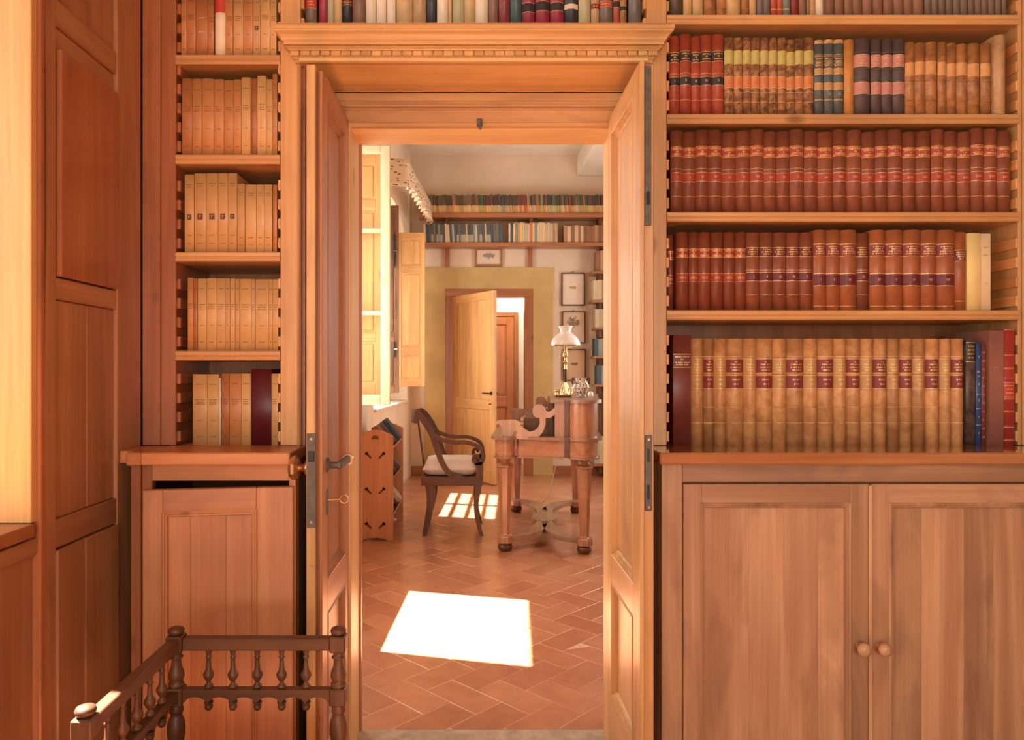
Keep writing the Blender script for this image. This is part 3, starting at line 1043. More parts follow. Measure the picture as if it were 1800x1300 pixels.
def stroke(mb, w, b, xa, za, xb, zb, t, q=0.0012):
    dx, dz = xb - xa, zb - za
    l = math.hypot(dx, dz) or 1e-6
    nx, nz = -dz / l * t / 2, dx / l * t / 2
    pts = [(xa + nx, za + nz), (xb + nx, zb + nz), (xb - nx, zb - nz), (xa - nx, za - nz)]
    mb.add([(p[0], on_spine(w, b, min(max(p[0], 0), w), q), p[1]) for p in pts], [(3, 2, 1, 0)])


def words(mb, w, b, zc, h, frac, rng, q=0.0012):
    """one line of spine lettering, each letter its own stroke"""
    tot = w * frac
    x = w / 2 - tot / 2
    while x < w / 2 + tot / 2 - h * .2:
        a = h * rng.uniform(0.35, 0.6)
        stroke(mb, w, b, x + a / 2, zc - h / 2, x + a / 2, zc + h / 2, a * 0.72, q)
        x += a + h * (0.16 if rng.random() < .85 else 0.6)


def roman(n):
    s = ''
    for v, c in ((10, 'X'), (9, 'IX'), (5, 'V'), (4, 'IV'), (1, 'I')):
        while n >= v:
            s += c
            n -= v
    return s


def numeral(mb, w, b, zc, h, txt):
    wid = {'I': .30, 'V': .75, 'X': .75}
    tot = sum(wid[c] for c in txt) * h
    k = min(1.0, w * .72 / tot)
    x = w / 2 - tot * k / 2
    for c in txt:
        cw = wid[c] * h * k
        a, e = x + cw * .1, x + cw * .9
        if c == 'I':
            stroke(mb, w, b, x + cw / 2, zc - h / 2, x + cw / 2, zc + h / 2, h * .13)
        elif c == 'V':
            stroke(mb, w, b, a, zc + h / 2, x + cw / 2, zc - h / 2, h * .13)
            stroke(mb, w, b, x + cw / 2, zc - h / 2, e, zc + h / 2, h * .10)
        else:
            stroke(mb, w, b, a, zc + h / 2, e, zc - h / 2, h * .13)
            stroke(mb, w, b, a, zc - h / 2, e, zc + h / 2, h * .10)
        x += cw


def book(x0, x1, h, z, Y, cover, label, group, depth=0.17, rnd=0.24, labels=(), lines=(), ribs=(), num=None, hard=True, text=None, name='book', tilt=0.0, ink=None, extra=None):
    """labels: (f0,f1,labelkey,[text rows]); lines / ribs: height fractions; num: (fraction, roman)"""
    w = x1 - x0 - 0.0006
    b = min(w * rnd, 0.014)
    t = 0.0022 if hard else 0.0007
    mb = MB()
    A = arc(w, b, 8)
    n = len(A)
    v = [(x, y, 0) for x, y in A] + [(x, y, h) for x, y in A] + [(x, y + t + .001, 0) for x, y in A] + [(x, y + t + .001, h) for x, y in A]
    f = []
    for k in range(n - 1):
        f += [(k, k + 1, n + k + 1, n + k), (n + k, n + k + 1, 3 * n + k + 1, 3 * n + k), (2 * n + k + 1, 2 * n + k, 3 * n + k, 3 * n + k + 1), (k + 1, k, 2 * n + k, 2 * n + k + 1)]
    mb.add(v, f, True)
    mb.box(0, t, b + t * .5, depth, 0, h)
    mb.box(w - t, w, b + t * .5, depth, 0, h)
    o = mb.build(name, BK[cover])
    tag(o, label, 'book', group)
    o.location = (x0 + 0.0003, Y, z)
    if tilt:
        o.rotation_euler = (0, tilt, 0)
    ins = 0.003 if hard else 0.0004
    MB().box(t, w - t, b + t + .001, depth - ins, ins, h - ins).build('page_block', PAPER, o)
    rng = random.Random(int(x0 * 1e5) + int(z * 1e3))
    gl = MB()
    for q in labels:
        m = MB()
        spine_strip(m, w, b, q[0] * h, q[1] * h, 0.0006)
        m.build('title_label', LAB[q[2]], o)
        for e in (q[0], q[1]):
            if q[3] is not None:
                spine_strip(gl, w, b, e * h - .0006, e * h + .0006, 0.0009)
        rows = q[3] or []
        for i, fr in enumerate(rows):
            zc = h * (q[1] - (q[1] - q[0]) * (i + 1) / (len(rows) + 1))
            words(gl, w, b, zc, min(0.0042, (q[1] - q[0]) * h / (len(rows) + 1) * .62), fr, rng)
    for e in lines:
        spine_strip(gl, w, b, e * h - .0005, e * h + .0005, 0.0008)
    if num:
        numeral(gl, w, b, num[0] * h, 0.0075, num[1])
    if gl.v:
        tag(gl.build('gilt_tooling', GILT, o), kind='stuff')
    if ribs:
        for e in ribs:
            m = MB()
            spine_strip(m, w, b, e * h - .0016, e * h + .0016, 0.0018)
            m.build('raised_band', BK[cover], o)
    if text:
        m = MB()
        for (fz, fr, hh) in text:
            words(m, w, b, fz * h, hh, fr, rng, 0.0003)
        if m.v:
            tag(m.build('spine_lettering', ink or INK, o), kind='stuff')
    if extra:
        extra(o, w, b, h)
    return o


def hz(ytop, z, Y=YBK):
    return PZ(ytop, Y) - z


def bx(px, Y=YBK):
    return PX(px, Y)


def lab_at(desc, n, row):
    return '%s, %s from left, %s' % (desc, ordinal(n), row)


# --- right bookcase, second row
z = RSH[1]
row = 'second row of right bookcase'
G = 'books on the second row of the right bookcase'
e1 = lambda s: s / 5.143 + 1130
e2 = lambda s: s / 5.143 + 1450
n = 0
for i, (a, b, t) in enumerate([(240, 338, 325), (340, 440, 305), (441, 523, 325), (525, 631, 312), (632, 740, 308)]):
    n += 1
    book(bx(e1(a)), bx(e1(b)), hz(t / 5.143, z), z, YBK, 'red_leather', lab_at('red leather volume with black labels', n, row), G,
         labels=[(.67, .79, 'black', [.7, .2, .7]), (.375, .48, 'black', [])], lines=[.19, .52], num=(.43, roman(i + 1)))


def stamp(o, w, b, h):
    m = MB()
    for k in range(10):
        a0, a1 = 2 * math.pi * k / 10, 2 * math.pi * (k + 1) / 10
        stroke(m, w, b, w / 2 + .0045 * math.cos(a0), h * .425 + .0055 * math.sin(a0), w / 2 + .0045 * math.cos(a1), h * .425 + .0055 * math.sin(a1), .0013)
    m.build('stamp', REDINK, o)


for i, (a, b, t) in enumerate([(742, 827, 335), (828, 908, 337), (910, 983, 335), (984, 1064, 337), (1066, 1143, 338), (1144, 1225, 338), (1226, 1304, 340), (1304, 1380, 358), (1381, 1460, 340), (1462, 1554, 337)]):
    n += 1
    book(bx(e1(a)), bx(e1(b)), hz(t / 5.143, z), z, YBK, 'mottled_calf', lab_at('mottled calf volume with olive label', n, row), G,
         labels=[(.66, .83, 'olive', []), (.35, .50, 'orange', [])], lines=[.17, .3], extra=stamp)
for i, (a, b, t) in enumerate([(1433, 1449, 70), (1450, 1466.5, 69), (1467, 1484.5, 69)]):
    n += 1
    book(bx(a), bx(b), hz(t, z), z, YBK, 'teal_cloth', lab_at('dark teal volume with gilt bands', n, row), G,
         labels=[(.545, .62, 'tan', []), (.345, .43, 'tan', []), (.955, .995, 'tan', [])], lines=[.2, .21, .8, .78, .72, .68], num=(.28, roman(i + 1)), text=[(.75, .8, .004), (.70, .7, .004), (.66, .8, .004)], ink=GILT)
n += 1
book(bx(1485.5), bx(1502.5), hz(69, z), z, YBK, 'orange_calf', lab_at('plain orange calf volume', n, row), G, lines=())
for i, (a, b, t) in enumerate([(1503.5, 1532.5, 66.5), (1533, 1551, 68), (1551.5, 1571, 68), (1571.5, 1593, 67)]):
    n += 1
    book(bx(a), bx(b), hz(t, z), z, YBK, 'slate_leather', lab_at('dark slate volume with pink labels', n, row), G,
         labels=[(.635, .79, 'pink', [.7, .3, .6]), (.28, .43, 'pink', [])], ribs=[.25, .47, .60, .82], num=(.355, roman(i + 1)))
for i, (a, b, t) in enumerate([(1593, 1609.5, 73), (1610, 1628.5, 74.5), (1629, 1649.5, 73), (1650, 1665, 73), (1666, 1683, 75), (1683.5, 1702.5, 76.5), (1703.5, 1725, 75.5), (1726, 1744.5, 75)]):
    n += 1
    f0 = R.uniform(.53, .56)
    book(bx(a), bx(b), hz(t, z), z, YBK, 'tan_calf', lab_at('worn tan calf volume with buff label', n, row), G, labels=[(f0, f0 + .18, 'buff', None)], ribs=[.2, .48])
n += 1
book(bx(1745.5), bx(1766), hz(63.5, z), z, YBK - .012, 'vellum', lab_at('tall pale vellum volume', n, row), G, rnd=.3, lines=[.05], text=[(.62, .5, .004), (.85, .6, .004), (.80, .5, .004)], ink=LAB['tan'])

# --- right bookcase, third row: twenty-five matching volumes
z = RSH[2]
row = 'third row of right bookcase'
G = 'matching volumes on the third row of the right bookcase'
xs = [1180, 1201.6, 1223.7, 1246.7, 1270.4, 1295.3, 1320.5, 1344.3, 1367.2, 1390.2, 1415.4, 1439.5, 1466.4, 1490.8, 1517, 1540.4, 1563, 1589, 1613, 1639.6, 1662, 1686, 1709.6, 1733, 1756.2, 1779.6]
for i in range(25):
    t = 229 + 2.5 * math.sin(i * 1.9) - (2.5 if i > 21 else 0)
    book(bx(xs[i]), bx(xs[i + 1]), hz(t, z), z, YBK, 'russet_leather', lab_at('russet volume with scarlet labels', i + 1, row), G,
         labels=[(.685, .80, 'scarlet', [.75, .2, .75]), (.38, .49, 'scarlet', [])], lines=[.20, .535, .7, .785], num=(.435, roman(i + 1)))

# --- right bookcase, fourth row
z = RSH[3]
row = 'fourth row of right bookcase'
G = 'books on the fourth row of the right bookcase'
n = 0
for i, (a, b, yy) in enumerate([(1178.5, 1189.5, .03), (1190, 1211.3, 0), (1211.7, 1228.2, 0), (1228.6, 1250.2, 0), (1250.6, 1272.6, 0), (1273, 1293, 0), (1293.3, 1313, 0)]):
    n += 1
    book(bx(a), bx(b), hz(408 if i else 410, z), z, YBK + yy, 'umber_leather', lab_at('dark brown volume with gilt-lined labels', n, row), G,
         labels=[(.68, .79, 'scarlet', [.75, .2, .75]), (.365, .475, 'scarlet', [])], lines=[.69, .78], num=(.42, roman(26 + i)))
for i, (a, b) in enumerate([(1313.4, 1336.8), (1337, 1360.6), (1361, 1384), (1384.3, 1407.3), (1407.7, 1429.8)]):
    n += 1
    book(bx(a), bx(b), hz(408.5, z), z, YBK, 'russet_leather', lab_at('russet volume with maroon labels', n, row), G,
         labels=[(.695, .81, 'maroon', [.6, .75, .6]), (.38, .49, 'maroon', [])], lines=[.2, .52], num=(.435, roman(i + 1)))
tall = [(1430, 1451.6), (1452, 1476.6), (1477, 1506), None, (1529.5, 1557), (1557.4, 1588), (1588.4, 1618.6), (1619, 1647.2), (1647.6, 1679.6)]
j = 0
for q in tall:
    n += 1
    if q is None:
        book(bx(1506.4), bx(1529.2), hz(409, z), z, YBK, 'russet_leather', lab_at('shorter russet volume between taller ones', n, row), G,
             labels=[(.695, .81, 'maroon', [.6, .75, .6]), (.38, .49, 'maroon', [])], lines=[.2, .52], num=(.435, 'VI'))
        continue
    j += 1
    book(bx(q[0]), bx(q[1]), hz(404.5, z), z, YBK - .008, 'sienna_leather', lab_at('tall sienna volume with wine-red labels', n, row), G,
         labels=[(.675, .82, 'wine', [.7, .5, .75, .8]), (.305, .455, 'maroon', [])], lines=[.05, .46, .83], num=(.38, roman(j)))
n += 1
book(bx(1680.4), bx(1700.6), hz(407.5, z), z, YBK, 'sienna_leather', lab_at('slim brown volume with dark title label', n, row), G, labels=[(.63, .77, 'maroon', [.8, .8, .6, .4])], lines=[.12])
n += 1
book(bx(1701), bx(1724.6), hz(409.5, z), z, YBK, 'lemon_paper', lab_at('plain lemon-yellow paperback', n, row), G, hard=False, rnd=.10)
n += 1
book(bx(1725), bx(1741.6), hz(410.5, z), z, YBK, 'cream_paper', lab_at('cream paperback with faint lettering', n, row), G, hard=False, rnd=0.02, text=[(.82, .6, .003), (.72, .6, .004), (.35, .4, .003)], ink=LAB['tan'])

# --- right bookcase, bottom row
z = ZW
row = 'bottom row of right bookcase'
G = 'books on the bottom row of the right bookcase'
n = 1
book(bx(1183.5), bx(1215), hz(588, z), z, YBK, 'maroon_cloth', lab_at('tall dark maroon book', 1, row), G, rnd=.04, labels=[(.705, .825, 'maroon', [.8, .2, .85, .7])], depth=.19)
r5 = [1216, 1238.3, 1256.4, 1279.3, 1309.2, 1332.2, 1360.7, 1385.3, 1415.6, 1439.8, 1468.2, 1491, 1515.4, 1538.3, 1562.6, 1584.2, 1607.3, 1630, 1655, 1675.3, 1698.6]
for i in range(20):
    n += 1
    dark = i in (1, 3, 5, 7, 9, 11, 13, 15, 17, 19)
    k1, k2 = ('wine', 'wine') if dark else ('ochre', 'tan')
    book(bx(r5[i]), bx(r5[i + 1]), hz(595, z), z, YBK, 'honey_calf', lab_at('honey calf volume with %s labels' % ('wine-red' if dark else 'ochre'), n, row), G, rnd=.36,
         labels=[(.68, .81, k1, [.15, .6, .65, .5]), (.535, .655, k2, [.45, .3])], ribs=[.83, .668, .522, .36, .212], depth=.19)
for (a, b, t, c, d, kw) in [
    (1699, 1716, 598, 'black_marbled', 'black and brown marbled book', dict(labels=[(.80, .98, 'black', [.6, .7, .7, .6])])),
    (1716.3, 1725.6, 603, 'blue_cloth', 'slim blue book with gilt dots', dict(text=[(.87, .25, .006), (.72, .6, .004), (.68, .5, .004), (.6, .25, .006), (.44, .25, .006), (.28, .25, .006), (.12, .25, .006)], ink=GILT, lines=[.5, .36, .2])),
    (1725.9, 1734, 604, 'redbrown_cloth', 'thin red-brown ornamented book', dict(text=[(k / 12, .6, .006) for k in range(1, 12)], ink=LAB['orange'])),
    (1734.4, 1760, 581, 'rose_brown_cloth', 'tall rose-brown slipcased book', dict(rnd=0.0, text=[(.68, .3, .005)], ink=LAB['tan'])),
    (1761, 1779.5, 579, 'crimson_leather', 'tall crimson leather book with gilt rules', dict(rnd=.08, lines=[.045, .055, .16, .17, .29, .30, .40, .41, .53, .54, .58, .66, .67, .78, .995], labels=[(.42, .52, 'red', [.5, .7])]))]:
    n += 1
    if 'rnd' not in kw:
        kw['rnd'] = .12
    book(bx(a), bx(b), hz(t, z), z, YBK - (.01 if t < 590 else 0), c, lab_at(d, n, row), G, depth=.21 if t < 590 else .18, **kw)

# --- right bookcase, top row (feet only in view)
z = RSH[0]
row = 'top row of right bookcase'
G = 'books on the top row of the right bookcase'
e1s = [(240, 365, 'dark_brown'), (371, 447, 'parchment'), (453, 552, 'parchment'), (558, 667, 'tan_calf'), (672, 757, 'tan_calf'), (761, 892, 'parchment'), (897, 960, 'tan_calf'), (966, 1029, 'parchment'), (1034, 1092, 'slate_cloth'), (1094, 1157, 'slate_cloth'), (1160, 1216, 'brick_cloth'), (1217, 1267, 'brick_cloth'), (1269, 1338, 'grey_teal_cloth'), (1343, 1414, 'garnet_cloth'), (1416, 1482, 'brown_cloth'), (1484, 1510, 'olive_cloth'), (1511, 1566, 'vellum'), (1567, 1643, 'ivory_cloth')]
e2s = [(-3, 93), (95, 180), (183, 255), (257, 345), (348, 440), (443, 534), (538, 628), (630, 718), (720, 804), (806, 903)]
e3s = [(908, 970), (972, 1032), (1034, 1099), (1101, 1166), (1167, 1231), (1232, 1299), (1302, 1361), (1362, 1421), (1422, 1483), (1484, 1546), (1547, 1606), (1607, 1650)]
desc = {'dark_brown': 'dark mottled brown book', 'parchment': 'old parchment-bound book', 'tan_calf': 'worn tan calf book', 'slate_cloth': 'slate-grey cloth book', 'brick_cloth': 'brick-red book', 'grey_teal_cloth': 'grey-teal cloth book', 'garnet_cloth': 'garnet cloth book', 'brown_cloth': 'brown cloth book', 'olive_cloth': 'thin olive book', 'vellum': 'buff vellum book', 'ivory_cloth': 'ivory book with torn label'}
n = 0
for (a, b, c) in e1s:
    n += 1
    book(bx(e1(a)), bx(e1(b)), R.uniform(.20, .235), z, YBK, c, lab_at(desc[c], n, row), G, ribs=[.12] if c in ('tan_calf',) else (), lines=[.1, .11] if c in ('brick_cloth', 'grey_teal_cloth', 'vellum') else ())
for (a, b) in [(1651 / 5.143 + 1130 - 1450, 0)][:0]:
    pass
n += 1
book(bx(e1(1648)), bx(1449), .225, z, YBK, 'brown_cloth', lab_at('plain brown cloth volume', n, row), G)
for (a, b) in e2s:
    n += 1
    book(bx(e2(a)), bx(e2(b)), .225, z, YBK, 'brown_cloth', lab_at('plain brown cloth volume', n, row), G)
for (a, b) in e3s:
    n += 1
    book(bx(e2(a)), bx(e2(b)), .20, z, YBK, 'greybrown_cloth', lab_at('slim grey-brown cloth volume', n, row), G)

# --- over the door
z = 2.286
row = 'row above the door cornice'
G = 'old volumes above the door cornice'
e4 = lambda s: s / 5 + 460
e5 = lambda s: s / 4.737 + 820
ov_ = [(e4(380), e4(478), 'greybrown_cloth', 'dark book with red label', [(.31, .42, 'red', [.6, .7])]), (e4(498), e4(574), 'wine_cloth', 'wine-red cloth book', []), (e4(577), e4(632), 'sage_cloth', 'pale sage book', []), (e4(634), e4(702), 'parchment', 'buff parchment book', []),
       (e4(706), e4(790), 'black_leather', 'black leather book', [(.33, .37, 'wine', [.6])]), (e4(793), e4(905), 'brown_cloth', 'dull brown book', []), (e4(910), e4(1002), 'ivory_cloth', 'ivory vellum book', []), (e4(1005), e4(1093), 'ivory_cloth', 'ivory vellum book', []),
       (e4(1098), e4(1175), 'ivory_cloth', 'ivory vellum book', []), (e4(1178), e4(1325), 'parchment', 'thick cream parchment book', []), (e4(1328), e4(1443), 'vellum', 'pinkish vellum book', []), (e4(1446), e4(1537), 'black_leather', 'black leather book', []),
       (e4(1540), e4(1637), 'ivory_cloth', 'white cloth book', []), (e4(1639), e4(1672), 'straw_paper', 'thin straw paper book', []), (e4(1675), e4(1778), 'sage_cloth', 'grey-beige cloth book', []), (e4(1780), e5(70), 'parchment', 'cream parchment book', []),
       (e5(73), e5(180), 'ivory_cloth', 'pale ivory book', []), (e5(183), e5(262), 'brown_cloth', 'dull brown book', []), (e5(267), e5(361), 'garnet_cloth', 'garnet cloth book', []), (e5(364), e5(462), 'dark_green_cloth', 'dark green cloth book', []),
       (e5(466), e5(570), 'wine_cloth', 'crimson book with black label', [(.27, .38, 'black', [])]), (e5(575), e5(692), 'wine_cloth', 'crimson book with black label', [(.27, .38, 'black', [])]), (e5(697), e5(813), 'wine_cloth', 'crimson book with black label', [(.28, .38, 'black', [])]), (e5(818), e5(932), 'black_leather', 'black book with pale ticket', [(.30, .36, 'white', None)]),
       (e5(936), e5(1036), 'sage_cloth', 'green and cream marbled book', []), (e5(1039), e5(1107), 'vellum', 'buff book with brown label', [(.34, .42, 'wine', [.6])]), (e5(1110), e5(1222), 'greybrown_cloth', 'grey-brown book with scarlet label', [(.37, .44, 'red', [.7])]), (e5(1225), e5(1278), 'brick_cloth', 'rust book with black label', [(.34, .42, 'black', [])]), (e5(1281), e5(1335), 'tan_calf', 'tan book with black label', [(.31, .38, 'black', [])]), (e5(1352), e5(1458), 'slate_cloth', 'grey cloth book', [])]
for i, (a, b, c, d, lb) in enumerate(ov_):
    book(bx(a), bx(b), R.uniform(.22, .27), z, YBK, c, lab_at(d, i + 1, row), G, labels=lb)

# --- left bookcase
e6 = lambda s: s / 2.825 + 290


def lrow(items, z, yb, rowname, G, Yf=YBK + 0.003, depth=.16):
    for i, it in enumerate(items):
        a, b, t, c, d = it[:5]
        kw = dict(it[5]) if len(it) > 5 else {}
        if 'text' not in kw:
            kw['text'] = [(.86, .6, .0028), (.64, .7, .003), (.61, .6, .003), (.58, .65, .003), (.35, .35, .0026), (.12, .5, .0026)]
        Yq = Yf + kw.pop('dy', 0)
        book(bx(e6(a), Yq), bx(e6(b), Yq), hz(yb + t / 2.825, z, Yq), z, Yq, c, lab_at(d, i + 1, rowname), G, hard=False, rnd=kw.pop('rnd', .06), depth=depth, **kw)


def emblem(o, w, b, h):
    m = MB()
    zc = h * .455
    s = min(w * .26, .008)
    stroke(m, w, b, w / 2 - s, zc, w / 2 + s, zc, 2.2 * s, 0.0014)
    m.build('emblem', INK, o)
    m = MB()
    stroke(m, w, b, w / 2 - s * .3, zc - s * .3, w / 2 + s * .3, zc + s * .45, .3 * s, 0.0019)
    stroke(m, w, b, w / 2 - s * .5, zc + s * .4, w / 2 + s * .1, zc + s * .2, .2 * s, 0.0019)
    m.build('emblem', LAB['buff'], o)


rn = 'top row of left bookcase'
G = 'paper-bound books on the top row of the left bookcase'


def redcap(o, w, b, h):
    m = MB()
    spine_strip(m, w, b, h * .66, h * .995, .0005)
    m.build('title_label', LAB['red'], o)


lrow([(80, 107, -30, 'orange_paper', 'orange-buff paperback'), (108, 152, -40, 'rust_paper', 'rust paperback'), (153, 211, -40, 'rust_paper', 'wide rust paperback', dict(text=[(.38, .6, .004), (.6, .5, .003)], ink=LAB['white'])), (212, 243, -20, 'rust_paper', 'slim rust paperback'),
      (246, 297, -50, 'ivory_cloth', 'ivory book with red head', dict(extra=redcap, text=[], rnd=.2, dy=-.006)), (299, 337, -30, 'orange_paper', 'leaning orange paperback'), (339, 388, -30, 'buff_paper', 'buff paperback'), (389, 436, -30, 'orange_paper', 'dull orange paperback'), (437, 473, -30, 'buff_paper', 'buff paperback with dark emblem', dict(extra=emblem)), (474, 520, -40, 'straw_paper', 'bright straw paperback'), (522, 553, -30, 'straw_paper', 'slim straw paperback')], LSH[0], 0, rn, G)
rn = 'second row of left bookcase'
G = 'paper-bound books on the second row of the left bookcase'
lrow([(84, 135, 390, 'rust_paper', 'torn rust paperback'), (136, 182, 391, 'orange_paper', 'torn orange paperback'), (183, 242, 390, 'orange_paper', 'wide orange paperback'), (243, 292, 393, 'orange_paper', 'orange paperback'), (293, 340, 398, 'orange_paper', 'orange paperback'), (341, 378, 394, 'orange_paper', 'orange paperback'), (379, 424, 384, 'straw_paper', 'tall straw-coloured paperback', dict(dy=-.006)), (426, 456, 391, 'rust_paper', 'recessed rust paperback', dict(dy=.006)), (457, 502, 376, 'straw_paper', 'tall bright straw paperback'), (503, 533, 393, 'straw_paper', 'bright straw paperback'), (534, 557, 366, 'orange_paper', 'tallest orange paperback')], LSH[1], 0, rn, G)
rn = 'third row of left bookcase'
G = 'paper-bound books on the third row of the left bookcase'
tb = [(.87, .6, .0028), (.84, .4, .0026), (.22, .5, .0026), (.12, .5, .0024)]
lrow([(97, 143, 866, 'buff_paper', 'buff paperback with dark emblem', dict(extra=emblem, text=tb)), (145, 204, 860, 'buff_paper', 'buff paperback with dark emblem', dict(extra=emblem, text=tb)), (205, 262, 859, 'buff_paper', 'buff paperback with dark emblem', dict(extra=emblem, text=tb)), (263, 312, 859, 'buff_paper', 'buff paperback with dark emblem', dict(extra=emblem, text=tb)), (313, 357, 859, 'buff_paper', 'buff paperback with dark emblem', dict(extra=emblem, text=tb)),
      (359, 396, 913, 'buff_paper', 'short dull buff paperback', dict(dy=.004, text=tb)), (398, 452, 916, 'straw_paper', 'short straw paperback', dict(text=tb)), (453, 492, 916, 'straw_paper', 'short straw paperback', dict(text=tb)), (493, 532, 916, 'straw_paper', 'short straw paperback', dict(text=tb)), (536, 556, 917, 'orange_paper', 'thin orange paperback', dict(text=tb))], LSH[2], 0, rn, G)
rn = 'fourth row of left bookcase'
G = 'paper-bound books on the fourth row of the left bookcase'
lrow([(112, 140, 192, 'orange_paper', 'orange-buff paperback'), (141, 161, 196, 'rust_paper', 'thin rust paperback', dict(dy=.006)), (162, 205, 196, 'straw_paper', 'straw paperback'), (206, 256, 194, 'straw_paper', 'straw paperback'), (257, 297, 195, 'straw_paper', 'straw paperback'), (298, 322, 195, 'buff_paper', 'slim buff paperback'), (323, 347, 196, 'straw_paper', 'slim straw paperback'), (348, 370, 198, 'buff_paper', 'slim buff paperback'), (372, 427, 198, 'straw_paper', 'straw paperback'), (428, 447, 199, 'buff_paper', 'thin buff paperback'), (448, 514, 200, 'straw_paper', 'wide straw paperback'), (515, 533, 200, 'straw_paper', 'thin straw paperback'), (534, 562, 200, 'straw_paper', 'straw paperback by the upright')], LSH[3], 420, rn, G)
rn = 'bottom row of left bookcase'
G = 'paper-bound books on the bottom row of the left bookcase'
lrow([(137, 209, 671, 'buff_paper', 'wide buff paperback'), (210, 267, 671, 'straw_paper', 'wide straw paperback'), (269, 277, 690, 'ivory_cloth', 'thin white pamphlet', dict(text=[])), (280, 318, 668, 'rust_paper', 'rust paperback'), (319, 378, 668, 'orange_paper', 'orange-buff paperback'), (379, 425, 668, 'straw_paper', 'straw paperback'), (427, 526, 645, 'oxblood_cloth', 'wide oxblood-red book', dict(text=[(.72, .04, .03)], ink=LAB['wine'], dy=-.004)), (528, 560, 668, 'straw_paper', 'straw paperback by the upright')], ZW, 420, rn, G)

# ------------------------------------------------------------------ corner chair in the foreground
YR = 1.65
cx_l, cx_r, yF = PX(310, YR), PX(595, YR), 1.2625
chx = thing('corner_chair', (cx_l, YR, 0), 'dark turned-wood corner chair with spindle gallery in the left foreground', 'chair')
cho = (cx_l, YR, 0)


def CP(mb, n, m):
    return mb.build(n, m, chx, cho)


def zz(py):
    return PZ(py, YR)


def post(x, y, top_cap=True):
    hb = 0.0185
    CP(MB().cbox(x - hb, x + hb, y - hb, y + hb, zz(1143), zz(1115), .003), 'post_block', WAL['z'])
    CP(MB().lathe([(.011, zz(1115)), (.013, zz(1113.5)), (.017, zz(1111)), (.0185, zz(1107)), (.016, zz(1103)), (.010, zz(1101)), (.002, zz(1100.5))], x, y, 20), 'cap', WAL['z'])
    CP(MB().lathe([(.014, zz(1207)), (.0175, zz(1203)), (.0175, zz(1199)), (.013, zz(1197)), (.0165, zz(1192)), (.0185, zz(1186)), (.0165, zz(1179)), (.012, zz(1170)), (.0105, zz(1158)), (.011, zz(1156)), (.0155, zz(1154.5)), (.0155, zz(1152.5)), (.011, zz(1151)), (.0125, zz(1146)), (.014, zz(1143))], x, y, 20), 'turned_post', WAL['z'])
    CP(MB().cbox(x - hb, x + hb, y - hb, y + hb, zz(1236), zz(1206), .003), 'post_block', WAL['z'])
    CP(MB().lathe([(.015, .385), (.0185, .392), (.0185, .402), (.013, .408), (.016, .418), (.020, .435), (.0205, .45), (.019, .465), (.014, .478), (.012, .484), (.016, .488), (.016, .494), (.013, zz(1236))], x, y, 20), 'turned_post', WAL['z'])
    CP(MB().cbox(x - hb, x + hb, y - hb, y + hb, .30, .386, .003).lathe([(.013, 0.0), (.016, .02), (.019, .04), (.013, .06), (.015, .15), (.018, .24), (.014, .28), (.014, .301)], x, y, 16), 'leg', WAL['z'])


for (x, y) in ((cx_l, YR), (cx_r, YR), (cx_l, yF)):
    post(x, y)
CP(MB().lathe([(.013, 0.0), (.016, .02), (.019, .04), (.013, .06), (.015, .15), (.018, .24), (.014, .28), (.014, .386)], cx_r, yF, 16), 'leg', WAL['z'])


def spindle(x, y):
    CP(MB().lathe([(.006, zz(1209)), (.0095, zz(1206.5)), (.0105, zz(1204)), (.007, zz(1201)), (.0045, zz(1198)), (.005, zz(1196)), (.009, zz(1192)), (.0125, zz(1186)), (.012, zz(1182)), (.008, zz(1178)), (.0062, zz(1174)), (.005, zz(1160)), (.0048, zz(1156)), (.0072, zz(1154.5)), (.0072, zz(1153)), (.0048, zz(1151.5)), (.006, zz(1147)), (.008, zz(1141))], x, y, 14), 'spindle', WAL['z'])


def drop(x, y):
    CP(MB().lathe([(.003, zz(1248)), (.007, zz(1246)), (.0095, zz(1242)), (.0095, zz(1239)), (.007, zz(1236)), (.0105, zz(1234.5)), (.0105, zz(1232))], x, y, 14), 'pendant', WAL['z'])


def rails(p0, p1, axis):
    """grooved top rail, scalloped lower rail between two posts"""
    a0, a1 = p0 + 0.0185, p1 - 0.0185
    cc = cx_l if axis == 'y' else YR
    hw = 0.013

    def B(mb, lo, hi, c0, c1, z0, z1, c=.0015):
        if axis == 'x':
            mb.cbox(lo, hi, c0, c1, z0, z1, c)
        else:
            mb.cbox(c0, c1, lo, hi, z0, z1, c)
    mb = MB()
    B(mb, a0, a1, cc - hw, cc + hw, zz(1140), zz(1119), .002)
    o = CP(mb, 'top_rail', WAL[axis])
    mb = MB()
    for (za, zb) in ((1136.5, 1134), (1130.5, 1128)):
        B(mb, a0, a1, cc - hw - .002, cc + hw + .002, zz(za), zz(zb), .001)
    mb.build('bead', WAL[axis], o)
    n = 6
    step = (a1 - a0) / n
    pts = [(a0, zz(1209)), (a1, zz(1209)), (a1, zz(1230))]
    for k in range(n - 1, -1, -1):
        for s in range(6, -1, -1):
            u = s / 6
            pts.append((a0 + step * (k + u), zz(1232) + (zz(1221) - zz(1232)) * math.sin(math.pi * u) ** .6))
    pts.append((a0, zz(1232)))
    mb = MB()
    if axis == 'x':
        mb.prism(pts, YR - .011, YR + .011, axis='y')
    else:
        mb.prism(pts, cx_l - .011, cx_l + .011, axis='x')
    o = CP(mb, 'lower_rail', WAL[axis])
    fix_normals(o)
    for k in range(1, n):
        q = a0 + step * k
        (x, y) = (q, YR) if axis == 'x' else (cx_l, q)
        spindle(x, y)
        drop(x, y)


